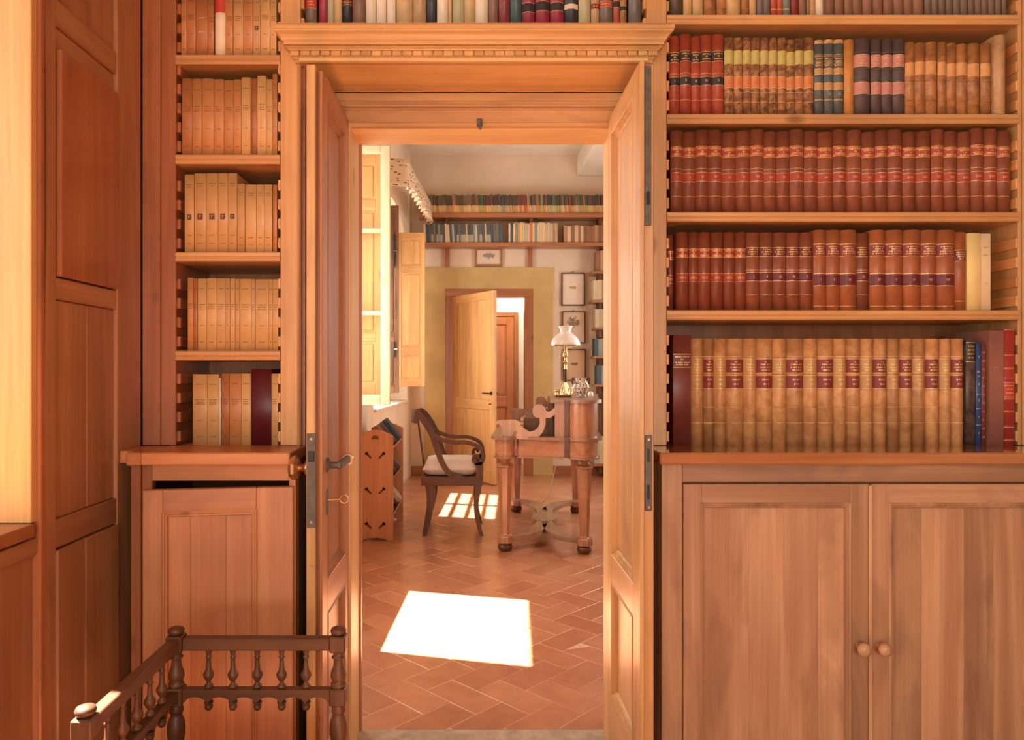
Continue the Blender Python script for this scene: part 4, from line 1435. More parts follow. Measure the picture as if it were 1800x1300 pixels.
rails(cx_l, cx_r, 'x')
rails(yF, YR, 'y')
CP(MB().cbox(cx_l - .02, cx_r + .02, yF - .03, YR + .02, .386, .408, .006), 'seat', WAL['x'])

# ------------------------------------------------------------------ the study: shell
WX0, WSL = -1.2658, 0.06
WANG = -math.atan(WSL)


def wallx(Y):
    return WX0 + WSL * Y


ws = thing('wall_window', (WX0, 0, 0), 'cream plastered window wall on the left of the study', kind='structure', rz=WANG)
ZC = 3.9
YFAR = 8.68


def Wp(mb, n, m):
    o = mb.build(n, m, ws)
    return o


TW = 0.30
S1, S2 = 1.02, 0.93
# piers and spandrels in the wall's own frame (x = inwards, y = along the wall)
Wp(MB().box(-TW, 0, 2.45, 3.39, 0, ZC), 'pier', PLASTER)
Wp(MB().box(-TW, 0, 4.40, 6.38, 0, ZC), 'pier', PLASTER)
Wp(MB().box(-TW, 0, 8.37, 8.72, 0, ZC), 'pier', PLASTER)
Wp(MB().box(-TW, 0, 3.39, 4.40, 0, S1 - .03), 'parapet', PLASTER)
Wp(MB().box(-TW, 0, 6.38, 8.37, 0, S2 - .03), 'parapet', PLASTER)
Wp(MB().box(-TW, 0, 3.39, 4.40, 2.66, ZC), 'lintel', PLASTER)
# arched niche of the second window
arch = []
na = 20
for k in range(na + 1):
    a = math.pi * k / na
    arch.append((7.375 - 0.995 * math.cos(a), 2.55 + 0.50 * math.sin(a)))
mb = MB()
for k in range(na):
    (y0, z0), (y1, z1) = arch[k], arch[k + 1]
    v = [(0, y0, z0), (0, y1, z1), (0, y1, ZC), (0, y0, ZC), (-TW, y0, z0), (-TW, y1, z1), (-TW, y1, ZC), (-TW, y0, ZC)]
    mb.add(v, [(0, 1, 2, 3), (4, 7, 6, 5), (0, 4, 5, 1)])
Wp(mb, 'arch_spandrel', PLASTER)
# outer skin of the niche leaves the glazed opening
Wp(MB().box(-TW - .10, -TW, 6.3, 8.45, 2.42, ZC).box(-TW - .10, -TW, 7.68, 8.45, S2 - .03, 2.42).box(-TW - .10, -TW, 6.3, 6.40, S2 - .03, 2.42).box(-TW - .10, -TW, 6.3, 8.45, 0, S2 - .03), 'outer_skin', PLASTER)
Wp(MB().cbox(-TW - .02, 0.03, 3.37, 4.42, S1 - .03, S1, .004), 'sill', WHITEP)
Wp(MB().cbox(-TW - .02, 0.03, 6.38, 8.37, S2 - .03, S2, .004), 'sill', PLASTER)

wf = tag(MB().box(-0.80, -0.33, YFAR, YFAR + .16, 0, ZC).box(0.745, 2.8, YFAR, YFAR + .16, 0, ZC).box(-0.33, 0.745, YFAR, YFAR + .16, 2.26, ZC).build('wall_far', PLAST_PINK), 'blush plastered far wall of the study', kind='structure')
wsr = tag(MB().box(2.6, 2.8, 2.53, 8.8, 0, 0.9).box(2.6, 2.8, 2.53, 8.8, 2.6, ZC).box(2.6, 2.8, 2.53, 5.7, .9, 2.6).box(2.6, 2.8, 7.1, 8.8, .9, 2.6).build('wall_right', PLASTER), 'plastered right wall of the study', kind='structure')
cs = tag(MB().box(-1.6, 2.8, 2.53, 8.9, ZC, ZC + .1).build('ceiling', PLAST_CEIL), 'stained pale plaster ceiling of the study', kind='structure')
MB().cbox(1.28, 1.62, 2.54, YFAR, 3.64, ZC, .01).build('ceiling_beam', PLAST_CEIL, cs)

# ochre painted dado field round the far door
oc = MB()
for (x0, x1, z0, z1) in ((-0.583, -0.326, 0.0, 2.53), (0.743, 0.986, 0.0, 2.53), (-0.326, 0.743, 2.266, 2.53)):
    oc.box(x0, x1, YFAR - .022, YFAR, z0, z1)
oc.build('ochre_panel', OCHRE, wf)
MB().cbox(-0.80, -0.584, YFAR - .016, YFAR, 0.0, 0.11, .003).build('skirting', BRN['x'], wf)
MB().cbox(0.987, 2.6, YFAR - .016, YFAR, 0.0, 0.11, .003).build('skirting', BRN['x'], wf)

# far door frame and open door
t2 = thing('trim_2', (-0.326, YFAR, 0), 'brown wooden frame of the far study door', kind='structure')
to = (-0.326, YFAR, 0)
for (a, b, c, d, ax) in ((-0.326, -0.232, 0, 2.172, 'z'), (0.640, 0.743, 0, 2.172, 'z'), (-0.326, 0.743, 2.172, 2.266, 'x')):
    MB().cbox(a, b, YFAR - .034, YFAR + .17, c, d, .004).build('frame_post' if ax == 'z' else 'frame_head', BRN[ax], t2, to)
ang = math.atan2(7.88 - 8.66, 0.252 + 0.232)
lw = math.hypot(7.88 - 8.66, 0.252 + 0.232)
fd = thing('door_3', (-0.228, 8.655, 0), 'open pine door at the far end of the study', kind='structure', rz=ang)


def fdp(mb, n, m):
    return mb.build(n, m, fd)


zt = 2.165
for (a, b, ax, c, d) in ((0, .085, 'z', .01, zt), (lw - .085, lw, 'z', .01, zt), (.085, lw - .085, 'x', zt - .09, zt), (.085, lw - .085, 'x', .83, .95), (.085, lw - .085, 'x', .01, .16)):
    fdp(MB().cbox(a, b, -.02, .02, c, d, .003), 'stile' if ax == 'z' else 'rail', PIN[ax])
for (c, d) in ((.16, .83), (.95, zt - .09)):
    w3 = (lw - .17) / 3
    for k in range(3):
        fdp(MB().cbox(.085 + k * w3 + .0005, .085 + (k + 1) * w3 - .0005, -.010, .010, c, d, .002), 'board', PIN['z'])
for s in (-1, 1):
    fdp(MB().tube([(lw - .05, s * .02, 1.02), (lw - .05, s * .06, 1.02), (lw - .16, s * .065, 1.02)], .009), 'lever_handle', IRON)
    fdp(MB().lathe([(.022, s * .020), (.02, s * .026)], lw - .05, 1.02, 14, axis='y'), 'rose', IRON)
    fdp(MB().tube([(lw - .05, s * .02, .90), (lw - .05, s * .05, .90)], .006), 'key', IRON)

# passage beyond
pw = tag(MB().box(-1.0, 2.0, 9.72, 9.85, 0, 2.9).box(-1.0, -0.9, 8.84, 9.72, 0, 2.9).box(1.9, 2.0, 8.84, 9.72, 0, 2.9).box(-1.0, 2.0, 8.84, 9.85, 2.85, 2.95).build('wall_passage', WHITEWALL), 'bright cream wall of the passage beyond the far door', kind='structure')
YP = 9.72
pd = thing('door_4', (0.1, YP, 0), 'reddish panelled door across the passage', kind='structure')
po = (0.1, YP, 0)
xr = PX(911, YP)
zt4 = PZ(549, YP)
MB().cbox(xr - .06, xr, YP - .04, YP, 0, zt4, .004).build('frame_post', BRN['z'], pd, po)
MB().cbox(-0.30, xr - .06, YP - .04, YP, zt4 - .055, zt4, .004).build('frame_head', BRN['x'], pd, po)
PD = woods('passage_door_wood', (0.25, 0.08, 0.03), (0.52, 0.175, 0.055), (0.60, 0.225, 0.075))
x0, x1, zt5 = -0.24, xr - .062, zt4 - .057
for (a, b, c, d, ax) in ((x0, x0 + .10, 0.01, zt5, 'z'), (x1 - .10, x1, .01, zt5, 'z'), (x0 + .10, x1 - .10, zt5 - .11, zt5, 'x'), (x0 + .10, x1 - .10, .78, .92, 'x'), (x0 + .10, x1 - .10, .01, .2, 'x')):
    MB().cbox(a, b, YP - .03, YP - .002, c, d, .003).build('stile' if ax == 'z' else 'rail', PD[ax], pd, po)
for (c, d) in ((.2, .78), (.92, zt5 - .11)):
    MB().cbox(x0 + .115, x1 - .115, YP - .024, YP - .004, c + .015, d - .015, .008).build('panel', PD['z'], pd, po)
    MB().box(x0 + .10, x1 - .10, YP - .012, YP - .004, c, d).build('panel_field', PD['z'], pd, po)

# ------------------------------------------------------------------ study windows
w1 = thing('window_1', (WX0, 0, 0), 'near study window with its glazed casement swung open', kind='structure', rz=WANG)


def glazed(root, x0, x1, y, z0, z1, bars, st=.052, th=.038, mats=None, mull=None):
    """casement in a plane of constant y (local)"""
    m = mats or {'x': WHITEP, 'z': WHITEP}
    c = MB().cbox(x0, x0 + st, y, y + th, z0, z1, .003).build('casement', m['z'], root)

    def P(mb, n, mt):
        return mb.build(n, mt, c)
    P(MB().cbox(x1 - st, x1, y, y + th, z0, z1, .003), 'stile', m['z'])
    P(MB().cbox(x0 + st, x1 - st, y, y + th, z0, z0 + st * 1.1, .003), 'rail', m['x'])
    P(MB().cbox(x0 + st, x1 - st, y, y + th, z1 - st * .8, z1, .003), 'rail', m['x'])
    zs = [z0 + st * 1.1] + list(bars) + [z1 - st * .8]
    for b in bars:
        P(MB().cbox(x0 + st, x1 - st, y + .004, y + th - .004, b - .014, b + .014, .003), 'glazing_bar', m['x'])
    for i in range(len(zs) - 1):
        P(MB().box(x0 + st - .004, x1 - st + .004, y + th / 2 - .0015, y + th / 2 + .0015, zs[i] + (.012 if i else 0), zs[i + 1] - (.012 if i < len(zs) - 2 else 0)), 'pane', GLASS)
    return c


def shutter(par, x0, x1, y, z0, z1, rails_, mats=PIN, st=.05, name='shutter', th=.030):
    s = MB().cbox(x0, x0 + st, y, y + th, z0, z1, .003).build(name, mats['z'], par)

    def P(mb, n, mt):
        return mb.build(n, mt, s)
    P(MB().cbox(x1 - st, x1, y, y + th, z0, z1, .003), 'stile', mats['z'])
    rr = [(z0, z0 + .085)] + rails_ + [(z1 - .075, z1)]
    for (a, b) in rr:
        P(MB().cbox(x0 + st, x1 - st, y, y + th, a, b, .003), 'rail', mats['x'])
    for i in range(len(rr) - 1):
        P(MB().cbox(x0 + st + .012, x1 - st - .012, y + .004, y + th - .004, rr[i][1] + .012, rr[i + 1][0] - .012, .008), 'panel', mats['z'])
        P(MB().box(x0 + st, x1 - st, y + .010, y + th - .010, rr[i][1], rr[i + 1][0]), 'panel_field', mats['z'])
    return s


# the casement and shutter of the near window stand square to the room: placed with a counter-rotation
PALE = {'x': wood('bleached_casement_x', (0.42, 0.25, 0.12), (0.66, 0.45, 0.27), (0.74, 0.55, 0.37), axis='x', knots=.3), 'z': wood('bleached_casement_z', (0.42, 0.25, 0.12), (0.66, 0.45, 0.27), (0.74, 0.55, 0.37), axis='z', knots=.3)}
xw = wallx(4.5)
xe = PX(686, 4.5) - xw
zb = PZ(712, 4.5)
zt = PZ(256, 4.5)
YL = 0.0


def leafpart(fn):
    return fn


cz = [PZ(y, 4.5) for y in (550, 405)]
# panels are built directly under window_1 in a rotated empty, one level deep
cas = glazed(w1, 0.02, xe, 0.0, zb, zt, cz, st=.060, mats=PALE)
sh = shutter(w1, 0.03, xe - .03, 0.075, zb + .05, zt - .02, [(PZ(600, 4.6), PZ(585, 4.6)), (PZ(372, 4.6), PZ(352, 4.6))], st=.07)
for q_ in (cas, sh):
    q_.location = (0, 4.5, 0)
    q_.rotation_euler = (0, 0, -WANG)
MB().cbox(-.27, -.22, 3.39, 3.45, S1, 2.66, .003).cbox(-.27, -.22, 4.34, 4.40, S1, 2.66, .003).build('frame_post', WHITEP, w1)
MB().cbox(-.27, -.22, 3.45, 4.34, 2.60, 2.66, .003).build('frame_head', WHITEP, w1)

w2 = thing('window_2', (WX0, 0, 0), 'far arched study window with barred casements and pine shutters', kind='structure', rz=WANG)
# closed barred casements (in the wall plane)


def bar_grid():
    xa, xb = -TW - .06, -TW - .02
    y0, y1, z0, z1 = 6.40, 7.68, S2, 2.42
    for (a, b) in ((y0, y0 + .05), (y1 - .05, y1), (7.01, 7.07)):
        MB().cbox(xa, xb, a, b, z0, z1, .003).build('stile', WHITEP, w2)
    for (a, b) in ((z0, z0 + .05), (z1 - .05, z1)):
        MB().cbox(xa, xb, y0 + .05, y1 - .05, a, b, .003).build('rail', WHITEP, w2)
    zs = z0 + .05
    k = 0
    while zs < z1 - .10:
        zn = min(zs + .235, z1 - .05)
        for (a, b) in ((y0 + .05, 7.01), (7.07, y1 - .05)):
            MB().box(xa + .018, xa + .022, a - .003, b + .003, zs, zn).build('pane', GLASS, w2)
        if zn < z1 - .06:
            MB().cbox(xa + .004, xb - .004, y0 + .05, y1 - .05, zn - .016, zn + .016, .003).build('glazing_bar', WHITEP, w2)
        zs = zn
        k += 1


bar_grid()
w2s = []
xw = wallx(7.95)
s2a, s2b = PX(699, 7.95) - xw, PX(747, 7.95) - xw
w2s.append(shutter(w2, s2a, s2b, 0.0, PZ(679, 7.95), PZ(409, 7.95), [(PZ(625, 7.95), PZ(609, 7.95)), (PZ(480, 7.95), PZ(466, 7.95))], st=.045))
w2s.append(shutter(w2, PX(672, 7.6) - xw, PX(701, 7.6) - xw, -.35, PZ(690, 7.6), PZ(361, 7.6), [(PZ(600, 7.6), PZ(585, 7.6))], mats=WAL, st=.04))
for (ya, yb) in ((412, 470), (600, 628)):
    MB().cbox(PX(691, 7.58) - xw, PX(694, 7.58) - xw, -.38, -.352, PZ(yb, 7.58), PZ(ya, 7.58), .003).tube([(PX(692, 7.58) - xw, -.37, PZ((ya + yb) / 2, 7.58)), (PX(700, 7.58) - xw, -.40, PZ((ya + yb) / 2, 7.58))], .008).build('espagnolette', IRON, w2s[1])

for q_ in w2s:
    q_.location = (0, 7.95, 0)
    q_.rotation_euler = (0, 0, -WANG)

# pelmet of printed fabric above the far window
mb = MB()
pn, pf = Vector((PX(716, 6.6), 6.6)), Vector((PX(757, 8.3), 8.3))
N = 64
rows = []
ztop, zbot = 3.235, 2.98
pts = []
for k in range(9):                       # near return from the wall to the corner
    t = k / 8
    pts.append((Vector((wallx(6.55) + .01, 6.55)) * (1 - t) + pn * t, 0))
for k in range(1, N + 1):
    t = k / N
    pts.append((pn * (1 - t) + pf * t, 1))
dirv = (pf - pn).normalized()
nrm = Vector((dirv.y, -dirv.x))
for r in range(8):
    q = r / 7
    row_ = []
    for i, (p, s) in enumerate(pts):
        wob = 0.0
        if s:
            wob = (q ** 2) * 0.035 * math.sin(i * 1.05) + q * .012
        pp = p + nrm * wob
        zz_ = ztop + (zbot - ztop) * q + (0.012 * math.sin(i * 1.05 + .5) if (s and r == 7) else 0)
        row_.append((pp.x, pp.y, zz_))
    rows.append(row_)
W_ = len(pts)
v = [p for r in rows for p in r]
f = [(r * W_ + i, r * W_ + i + 1, r * W_ + W_ + i + 1, r * W_ + W_ + i) for r in range(7) for i in range(W_ - 1)]
mb.add(v, f, True)
pel = tag(mb.build('curtain_pelmet', FABRIC), 'leaf-printed fabric pelmet with pleated hem above the far window', 'pelmet')
so = pel.modifiers.new('thick', 'SOLIDIFY')
so.thickness = 0.004
MB().prism([(pn.x - .030, pn.y + .01), (pn.x - .004, pn.y + .004), (pf.x - .004, pf.y), (pf.x - .030, pf.y)], 3.215, 3.234, axis='z').build('pelmet_rail', PIN['y'], pel)

# ------------------------------------------------------------------ far wall shelves and their books
YS = 8.45


def wshelf(name, x0, x1, ytop, ybot, y, label):
    o = thing(name, (x0, y, PZ(ytop, y)), label, 'shelf')
    of = (x0, y, PZ(ytop, y))
    MB().cbox(x0, x1, y, YFAR - .001, PZ(ybot, y), PZ(ytop, y), .003).build('board', SHF['x'], o, of)
    return o, of


us, uo = wshelf('wall_shelf', PX(735, YS), 2.58, 373.5, 381.5, YS, 'upper long wall shelf above the far study door')
ls, lo_ = wshelf('wall_shelf', PX(735, YS), 2.58, 425.5, 432, YS, 'lower long wall shelf above the far study door')
for px in (786, 933, 1054):
    xa = PX(px, YS + .1)
    MB().cbox(xa - .022, xa + .022, YS + .03, YFAR - .002, PZ(381.5, YS) - .10, PZ(381.5, YS), .003).build('bracket', WAL['z'], us, uo)
    MB().cbox(xa - .026, xa + .026, YFAR - .05, YFAR - .023, PZ(470, YFAR), PZ(432, YS), .003).build('bracket', BRN['z'], ls, lo_)
PBM = {}
dk = [(0.075, .05, .035), (.12, .06, .04), (.05, .055, .045), (.19, .04, .03), (.16, .10, .05), (.04, .06, .06), (.10, .035, .03), (.30, .16, .07), (.09, .09, .08), (.05, .10, .04)]
ltc = [(.46, .26, .10), (.55, .35, .16), (.42, .20, .09), (.50, .12, .06), (.60, .40, .18), (.30, .32, .24), (.58, .36, .12), (.62, .24, .08), (.36, .33, .24), (.30, .42, .10)]
for i in range(10):
    PBM[i] = two_tone('two_tone_spine_%d' % i, dk[i], ltc[i])
wc = [(.60, .45, .28), (.16, .13, .11), (.54, .42, .27), (.22, .26, .235), (.55, .28, .12), (.48, .36, .20), (.10, .10, .12), (.70, .48, .22), (.42, .42, .36), (.56, .16, .08), (.055, .082, .098), (.45, .23, .12), (.28, .12, .06), (.20, .10, .055)]
PLM = {i: plain('paperback_%d' % i, c, .6, noise=.08, var=.1) for i, c in enumerate(wc)}
COLN = ['buff', 'charcoal', 'cream', 'grey-green', 'orange', 'straw', 'black', 'yellow', 'grey', 'red', 'blue', 'tan', 'brown', 'dark brown']


def small_book(x0, x1, h, z, Y, mat, label, group, depth=.15, tilt=0.0):
    w = x1 - x0 - .0012
    v = [(0, .002, 0), (w * .15, 0, 0), (w * .85, 0, 0), (w, .002, 0), (w, depth, 0), (0, depth, 0)]
    n = 6
    mb = MB()
    mb.add([p for p in v] + [(p[0], p[1], h) for p in v], [(k, (k + 1) % n, n + (k + 1) % n, n + k) for k in range(n)] + [tuple(range(n - 1, -1, -1))])
    o = mb.build('paperback', mat)
    o.location = (x0 + .0006, Y, z)
    if tilt:
        o.rotation_euler = (0, tilt, 0)
    tag(o, label, 'book', group)
    MB().box(w * .08, w * .92, .006, depth - .001, h - .004, h + .0005).build('page_block', PAPER, o)
    return o


YBS = YS + .02
rr = random.Random(11)


def far_row(pa, pb, zpix, hpx, mode, rowname, group, wr, start=0, tilt=0.0):
    z = PZ(zpix, YS)
    x, xe_, n = PX(pa, YBS), PX(pb, YBS), start
    while x < xe_ - .008:
        w = min(rr.uniform(*wr), xe_ - x)
        h = hpx * YBS / F * rr.uniform(.95, 1.03)
        n += 1
        if mode == 'two':
            i = rr.choice([0, 0, 1, 1, 2, 3, 4, 4, 5, 6, 7, 8, 9])
            m, d = PBM[i], 'thin two-tone paperback'
        elif mode == 'grey':
            i = rr.choice([1, 1, 6, 2, 3, 6, 8, 0, 1, 10])
            m, d = (PBM[8] if rr.random() < .4 else PLM[i]), 'thin muted paperback'
        elif mode == 'col':
            i = rr.choice([0, 2, 3, 4, 5, 7, 9, 10, 11, 2, 0])
            m, d = PLM[i], COLN[i] + ' paperback'
        else:
            i = rr.choice([11, 12, 13, 12, 0, 9, 12])
            m, d = PLM[i], COLN[i] + ' book'
        small_book(x, x + w, h, z, YBS, m, '%s, %s from left, %s' % (d, ordinal(n), rowname), group, tilt=tilt * rr.uniform(.5, 1.2))
        x += w
    return n


far_row(742, 1075, 373.5, 32, 'two', 'upper shelf of far wall', 'paperbacks on the upper far shelf', (.020, .036), tilt=-.06)
k1 = far_row(745, 884, 425.5, 33, 'grey', 'lower shelf of far wall', 'paperbacks on the lower far shelf', (.018, .032), tilt=-.05)
k2 = far_row(894, 981, 425.5, 35, 'col', 'lower shelf of far wall', 'paperbacks on the lower far shelf', (.022, .034), start=k1)
far_row(991, 1075, 425.5, 30, 'brn', 'lower shelf of far wall', 'paperbacks on the lower far shelf', (.026, .045), start=k2)

# ladder shelving at the right end of the far wall
ld = thing('ladder_shelf', (1.48, 8.40, 0), 'narrow wooden shelving stack right of the framed pictures', 'shelf')
ldo = (1.48, 8.40, 0)
MB().cbox(PX(1053, 8.6), PX(1053, 8.6) + .07, 8.60, 8.66, 0.0, 2.78, .004).build('upright', WAL['z'], ld, ldo)
MB().cbox(2.40, 2.47, 8.60, 8.66, 0.0, 2.78, .004).build('upright', WAL['z'], ld, ldo)
lsh = []
for (yt, xl) in ((476, 1040), (527, 1041), (575, 1046), (625, 1043), (675, 1045), (815, 1044)):
    Yq = 8.36
    zt = PZ(yt, Yq)
    MB().cbox(PX(xl, Yq), 2.50, Yq, 8.62, zt - .030, zt, .003).build('shelf', SHF['x'], ld, ldo)
    MB().cbox(PX(1054, Yq), PX(1054, Yq) + .04, Yq + .05, 8.62, zt - .12, zt - .03, .003).build('bracket', WAL['z'], ld, ldo)
    lsh.append(zt)
sb = [(0, 1048, 38, [12, 11, 0, 5, 11]), (1, 1043, 37, [2, 0, 11, 0, 5]), (2, 1046, 34, [2, 5, 0, 11, 0]), (3, 1045, 32, [10, 3, 11, 13, 12]), (4, 1049, 34, [10, 3, 10, 3, 8]), (5, 1045, 48, [8, 2, 1, 2, 10])]
rowsn = ['top', 'second', 'third', 'fourth', 'fifth', 'lowest']
for (r, xl, hp, cs_) in sb:
    x = PX(xl, 8.40)
    for i, c in enumerate(cs_):
        w = rr.uniform(.045, .06)
        small_book(x, x + w, hp * 8.4 / F * rr.uniform(.93, 1.0), lsh[r], 8.40, PLM[c], '%s book, %s from left, %s board of ladder shelving' % (COLN[c], ordinal(i + 1), rowsn[r]), 'books on the ladder shelving', depth=.17)
        x += w

# framed pictures
SKA = sketch_mat('fish_drawing', (0.78, 0.66, 0.55), (0.50, 0.33, 0.10), .5, .56, .28, .08, scale=26, thr=.50)
SKB = sketch_mat('tree_drawing', (0.66, 0.49, 0.36), (0.24, 0.18, 0.12), .5, .66, .46, .30, scale=22, thr=.52)
SKC = sketch_mat('house_drawing', (0.60, 0.40, 0.24), (0.26, 0.15, 0.07), .5, .53, .26, .09, scale=26, thr=.50)
SKD = sketch_mat('landscape_drawing', (0.72, 0.58, 0.45), (0.28, 0.24, 0.19), .5, .62, .42, .34, scale=20, thr=.54)


def picture(x0, x1, y0, y1, fw, fm, sk, label, glass=True):
    Y = YFAR - .03
    X0, X1, Z0, Z1 = PX(x0, Y), PX(x1, Y), PZ(y1, Y), PZ(y0, Y)
    o = thing('framed_picture', (X0, Y, Z0), label, 'picture', 'framed drawings on the far wall')
    of = (X0, Y, Z0)
    MB().cbox(X0, X0 + fw, Y - .012, YFAR - .001, Z0, Z1, .002).cbox(X1 - fw, X1, Y - .012, YFAR - .001, Z0, Z1, .002).cbox(X0 + fw, X1 - fw, Y - .012, YFAR - .001, Z1 - fw, Z1, .002).cbox(X0 + fw, X1 - fw, Y - .012, YFAR - .001, Z0, Z0 + fw, .002).build('frame', fm, o, of)
    MB().box(X0 + fw * .9, X1 - fw * .9, Y + .004, Y + .012, Z0 + fw * .9, Z1 - fw * .9).build('drawing', sk, o, of)
    MB().tube([((X0 + X1) / 2, Y + .01, Z1), ((X0 + X1) / 2, Y + .02, Z1 + .022)], .006).build('hanger', BRASS, o, of)
    return o


picture(987, 1028, 479, 537, .014, WAL['z'], SKA, 'uppermost portrait-format framed drawing beside the ochre panel')
picture(988, 1029, 547, 603, .012, WAL['z'], SKB, 'framed landscape drawing behind the white lampshade')
picture(990, 1030, 613, 669, .014, WAL['z'], SKC, 'lowest framed drawing behind the lamp stem on toned paper')
picture(835, 883, 436, 468, .024, SHF['x'], SKD, 'small landscape-format framed drawing above the far door')

# ------------------------------------------------------------------ writing desk
DR = math.radians(-6)
desk = thing('writing_desk', (0.234, 5.05, 0), 'polished walnut writing desk with scrolled sides on an X-shaped stretcher', 'desk', rz=DR)


DST = woods('dusty_walnut', (0.10, 0.045, 0.025), (0.27, 0.135, 0.075), (0.37, 0.200, 0.120), rough=0.36, coat=0.3, scale=1.5)
DSL = woods('dusty_lit_walnut', (0.20, 0.10, 0.06), (0.46, 0.245, 0.150), (0.56, 0.330, 0.220), rough=0.40, coat=0.2, scale=1.5)  # lighter wood: dust, plus the light on scrolls and gallery coloured in


def DP(mb, n, m, fix=False):
    o = mb.build(n, m, desk)
    if fix:
        fix_normals(o)
    return o


DW, DL = 0.555, 1.40


def bow(t):
    return -.080 - .055 * math.sin(math.pi * min(1, t * 1.0)) ** .8 + .05 * t ** 4


def outline(g, x_lo=-.085, x_hi=.65):
    """serpentine plan of the desk, grown by g"""
    front = []
    for k in range(17):                     # drum over the front left leg
        a = math.pi + math.pi * k / 16
        front.append((.0 + (.068 + g) * math.cos(a), -.03 + (.062 + g) * math.sin(a)))
    front += [(.085 - g * .2, -.030 - g), (.10, -.048 - g)]
    for k in range(1, 10):                  # shallow serpentine
        t = k / 10
        front.append((.10 + .31 * t, -.048 - .040 * (1 - math.cos(math.pi * t)) / 2 - g))
    front += [(.415, -.088 - g), (.415 + .001, -.030 - g), (.448 - .001, -.030 - g), (.448, -.088 - g)]
    for k in range(25):                     # bow front on the right
        t = k / 24
        front.append((.45 + (.20 + g) * t, bow(t) - g * (1 - t ** 6)))
    back = [(x, DL - y) for (x, y) in front[::-1]]
    return front + back


DP(MB().prism(outline(0.0), .675, .792, axis='z', smooth=False), 'apron', DSK['x'], True)
DP(MB().prism(outline(.030), .793, .815, axis='z'), 'top', DST['y'], True)
DP(MB().prism(outline(.010), .664, .676, axis='z'), 'apron_moulding', DST['x'], True)


def upper(g):
    P_ = [(.345 - g, -.088 - g)]
    P_ += [(.415, -.088 - g), (.416, -.030 - g), (.447, -.030 - g), (.448, -.088 - g)]
    for k in range(25):
        t = k / 24
        P_.append((.45 + (.195 + g) * t, bow(t) - g * (1 - t ** 6)))
    return P_ + [(x, DL - y) for (x, y) in P_[::-1]]


DP(MB().prism(upper(-.004), .815, 1.052, axis='z'), 'upper_case', DSK['z'], True)
DP(MB().prism(upper(.028), 1.052, 1.074, axis='z'), 'upper_top', DST['y'], True)
# low drawer tier on the sitter's side with knobs
tier = DP(MB().cbox(.13, .345, .05, DL - .05, .815, .935, .004), 'drawer_tier', WAL['y'])
for y in (.30, .70, 1.10):
    d = MB().cbox(.126, .132, y - .16, y + .16, .828, .922, .002).build('drawer', DSK['y'], tier)
    MB().lathe([(.012, .126), (.007, .116), (.013, .106), (.010, .098)], y, .875, 12, axis='x').build('knob', BRASS, d)
DP(MB().cbox(.30, .345, .10, DL - .10, .935, 1.05, .004), 'pigeonhole_front', WAL['z'])


def dpx(px, py, Y=4.985):
    """desk-local x,z of a point seen at the near end"""
    return ((PX(px, Y) - 0.234) / math.cos(DR) + .0, PZ(py, Y))


def scroll(pts, y0, y1, name, mat):
    P_ = [dpx(*p) for p in pts]
    return DP(MB().prism(P_, y0, y1, axis='y'), name, mat, True)


circ = lambda cx, cy, r, a0, a1, n: [(cx + r * math.cos(math.radians(a0 + (a1 - a0) * k / n)), cy - r * math.sin(math.radians(a0 + (a1 - a0) * k / n))) for k in range(n + 1)]
big = [(978, 712), (971, 720), (965, 723)] + circ(949, 722, 12, 5, 250, 14) + [(949.5, 734), (950, 742), (947, 750), (941, 756), (932, 758), (924, 753), (918, 748), (913, 750), (911, 757), (909, 765), (909, 771), (935, 771), (948, 767), (956, 757), (960, 745), (960, 734), (967, 734), (973, 730), (978, 724)]
low = [(873, 741), (880, 738.5), (908, 737.5), (916, 742), (917, 750), (911, 756), (904, 758), (902, 766), (896, 771), (868, 772), (884, 766), (884, 750), (878, 746), (873, 745)]
DP_Y = ((-.082, -.050), (DL + .050, DL + .082))
for (a, b) in DP_Y:
    scroll(big, a, b, 'scroll_bracket', DSL['z'])
scroll(low, -.055, -.02, 'side_gallery', DSL['z'])
scroll(low, DL + .02, DL + .055, 'side_gallery', DSL['z'])

# tapering octagonal legs on ball feet
lp = [(.0, .666), (.050, .664), (.046, .650), (.026, .638), (.022, .628), (.030, .618), (.058, .612), (.064, .604), (.064, .596), (.055, .590), (.055, .585), (.034, .125), (.036, .115), (.058, .108), (.060, .100), (.060, .062), (.052, .054), (.036, .050)]
for (x, y) in ((0, 0), (DW, -.02), (.02, DL), (DW, DL)):
    DP(MB().lathe(lp[1:], x, y, 8, smooth=False), 'leg', DSK['z'])
    DP(MB().lathe([(.036, .052), (.050, .040), (.053, .024), (.044, .004), (.036, 0.0)], x, y, 16), 'foot', MAH['z'])
cen = (DW / 2, DL / 2, .088)
for (x, y) in ((0, 0), (DW, -.02), (.02, DL), (DW, DL)):
    sx, sy = (1 if x > .2 else -1), (1 if y > .5 else -1)
    P0, P1, P2 = Vector((x, y, .088)), Vector((cen[0] + sx * .03, y - sy * .06, .088)), Vector((cen[0] + sx * .015, cen[1] + sy * .12, .088))
    p = [P0 * (1 - t) ** 2 + P1 * 2 * t * (1 - t) + P2 * t * t for t in [k / 20 for k in range(21)]]
    n = len(p)
    wd = [.060 + .045 * math.sin(math.pi * k / (n - 1)) ** 2 + .03 * (k / (n - 1)) ** 3 for k in range(n)]
    DP(MB().sweep(p, wd, .034, up=(0, 0, 1)), 'stretcher', DST['y'], True)
DP(MB().prism([(cen[0] + .105 * math.cos(a), cen[1] + .20 * math.sin(a)) for a in [2 * math.pi * k / 32 for k in range(32)]], .070, .108, axis='z'), 'stretcher_plate', DST['y'], True)

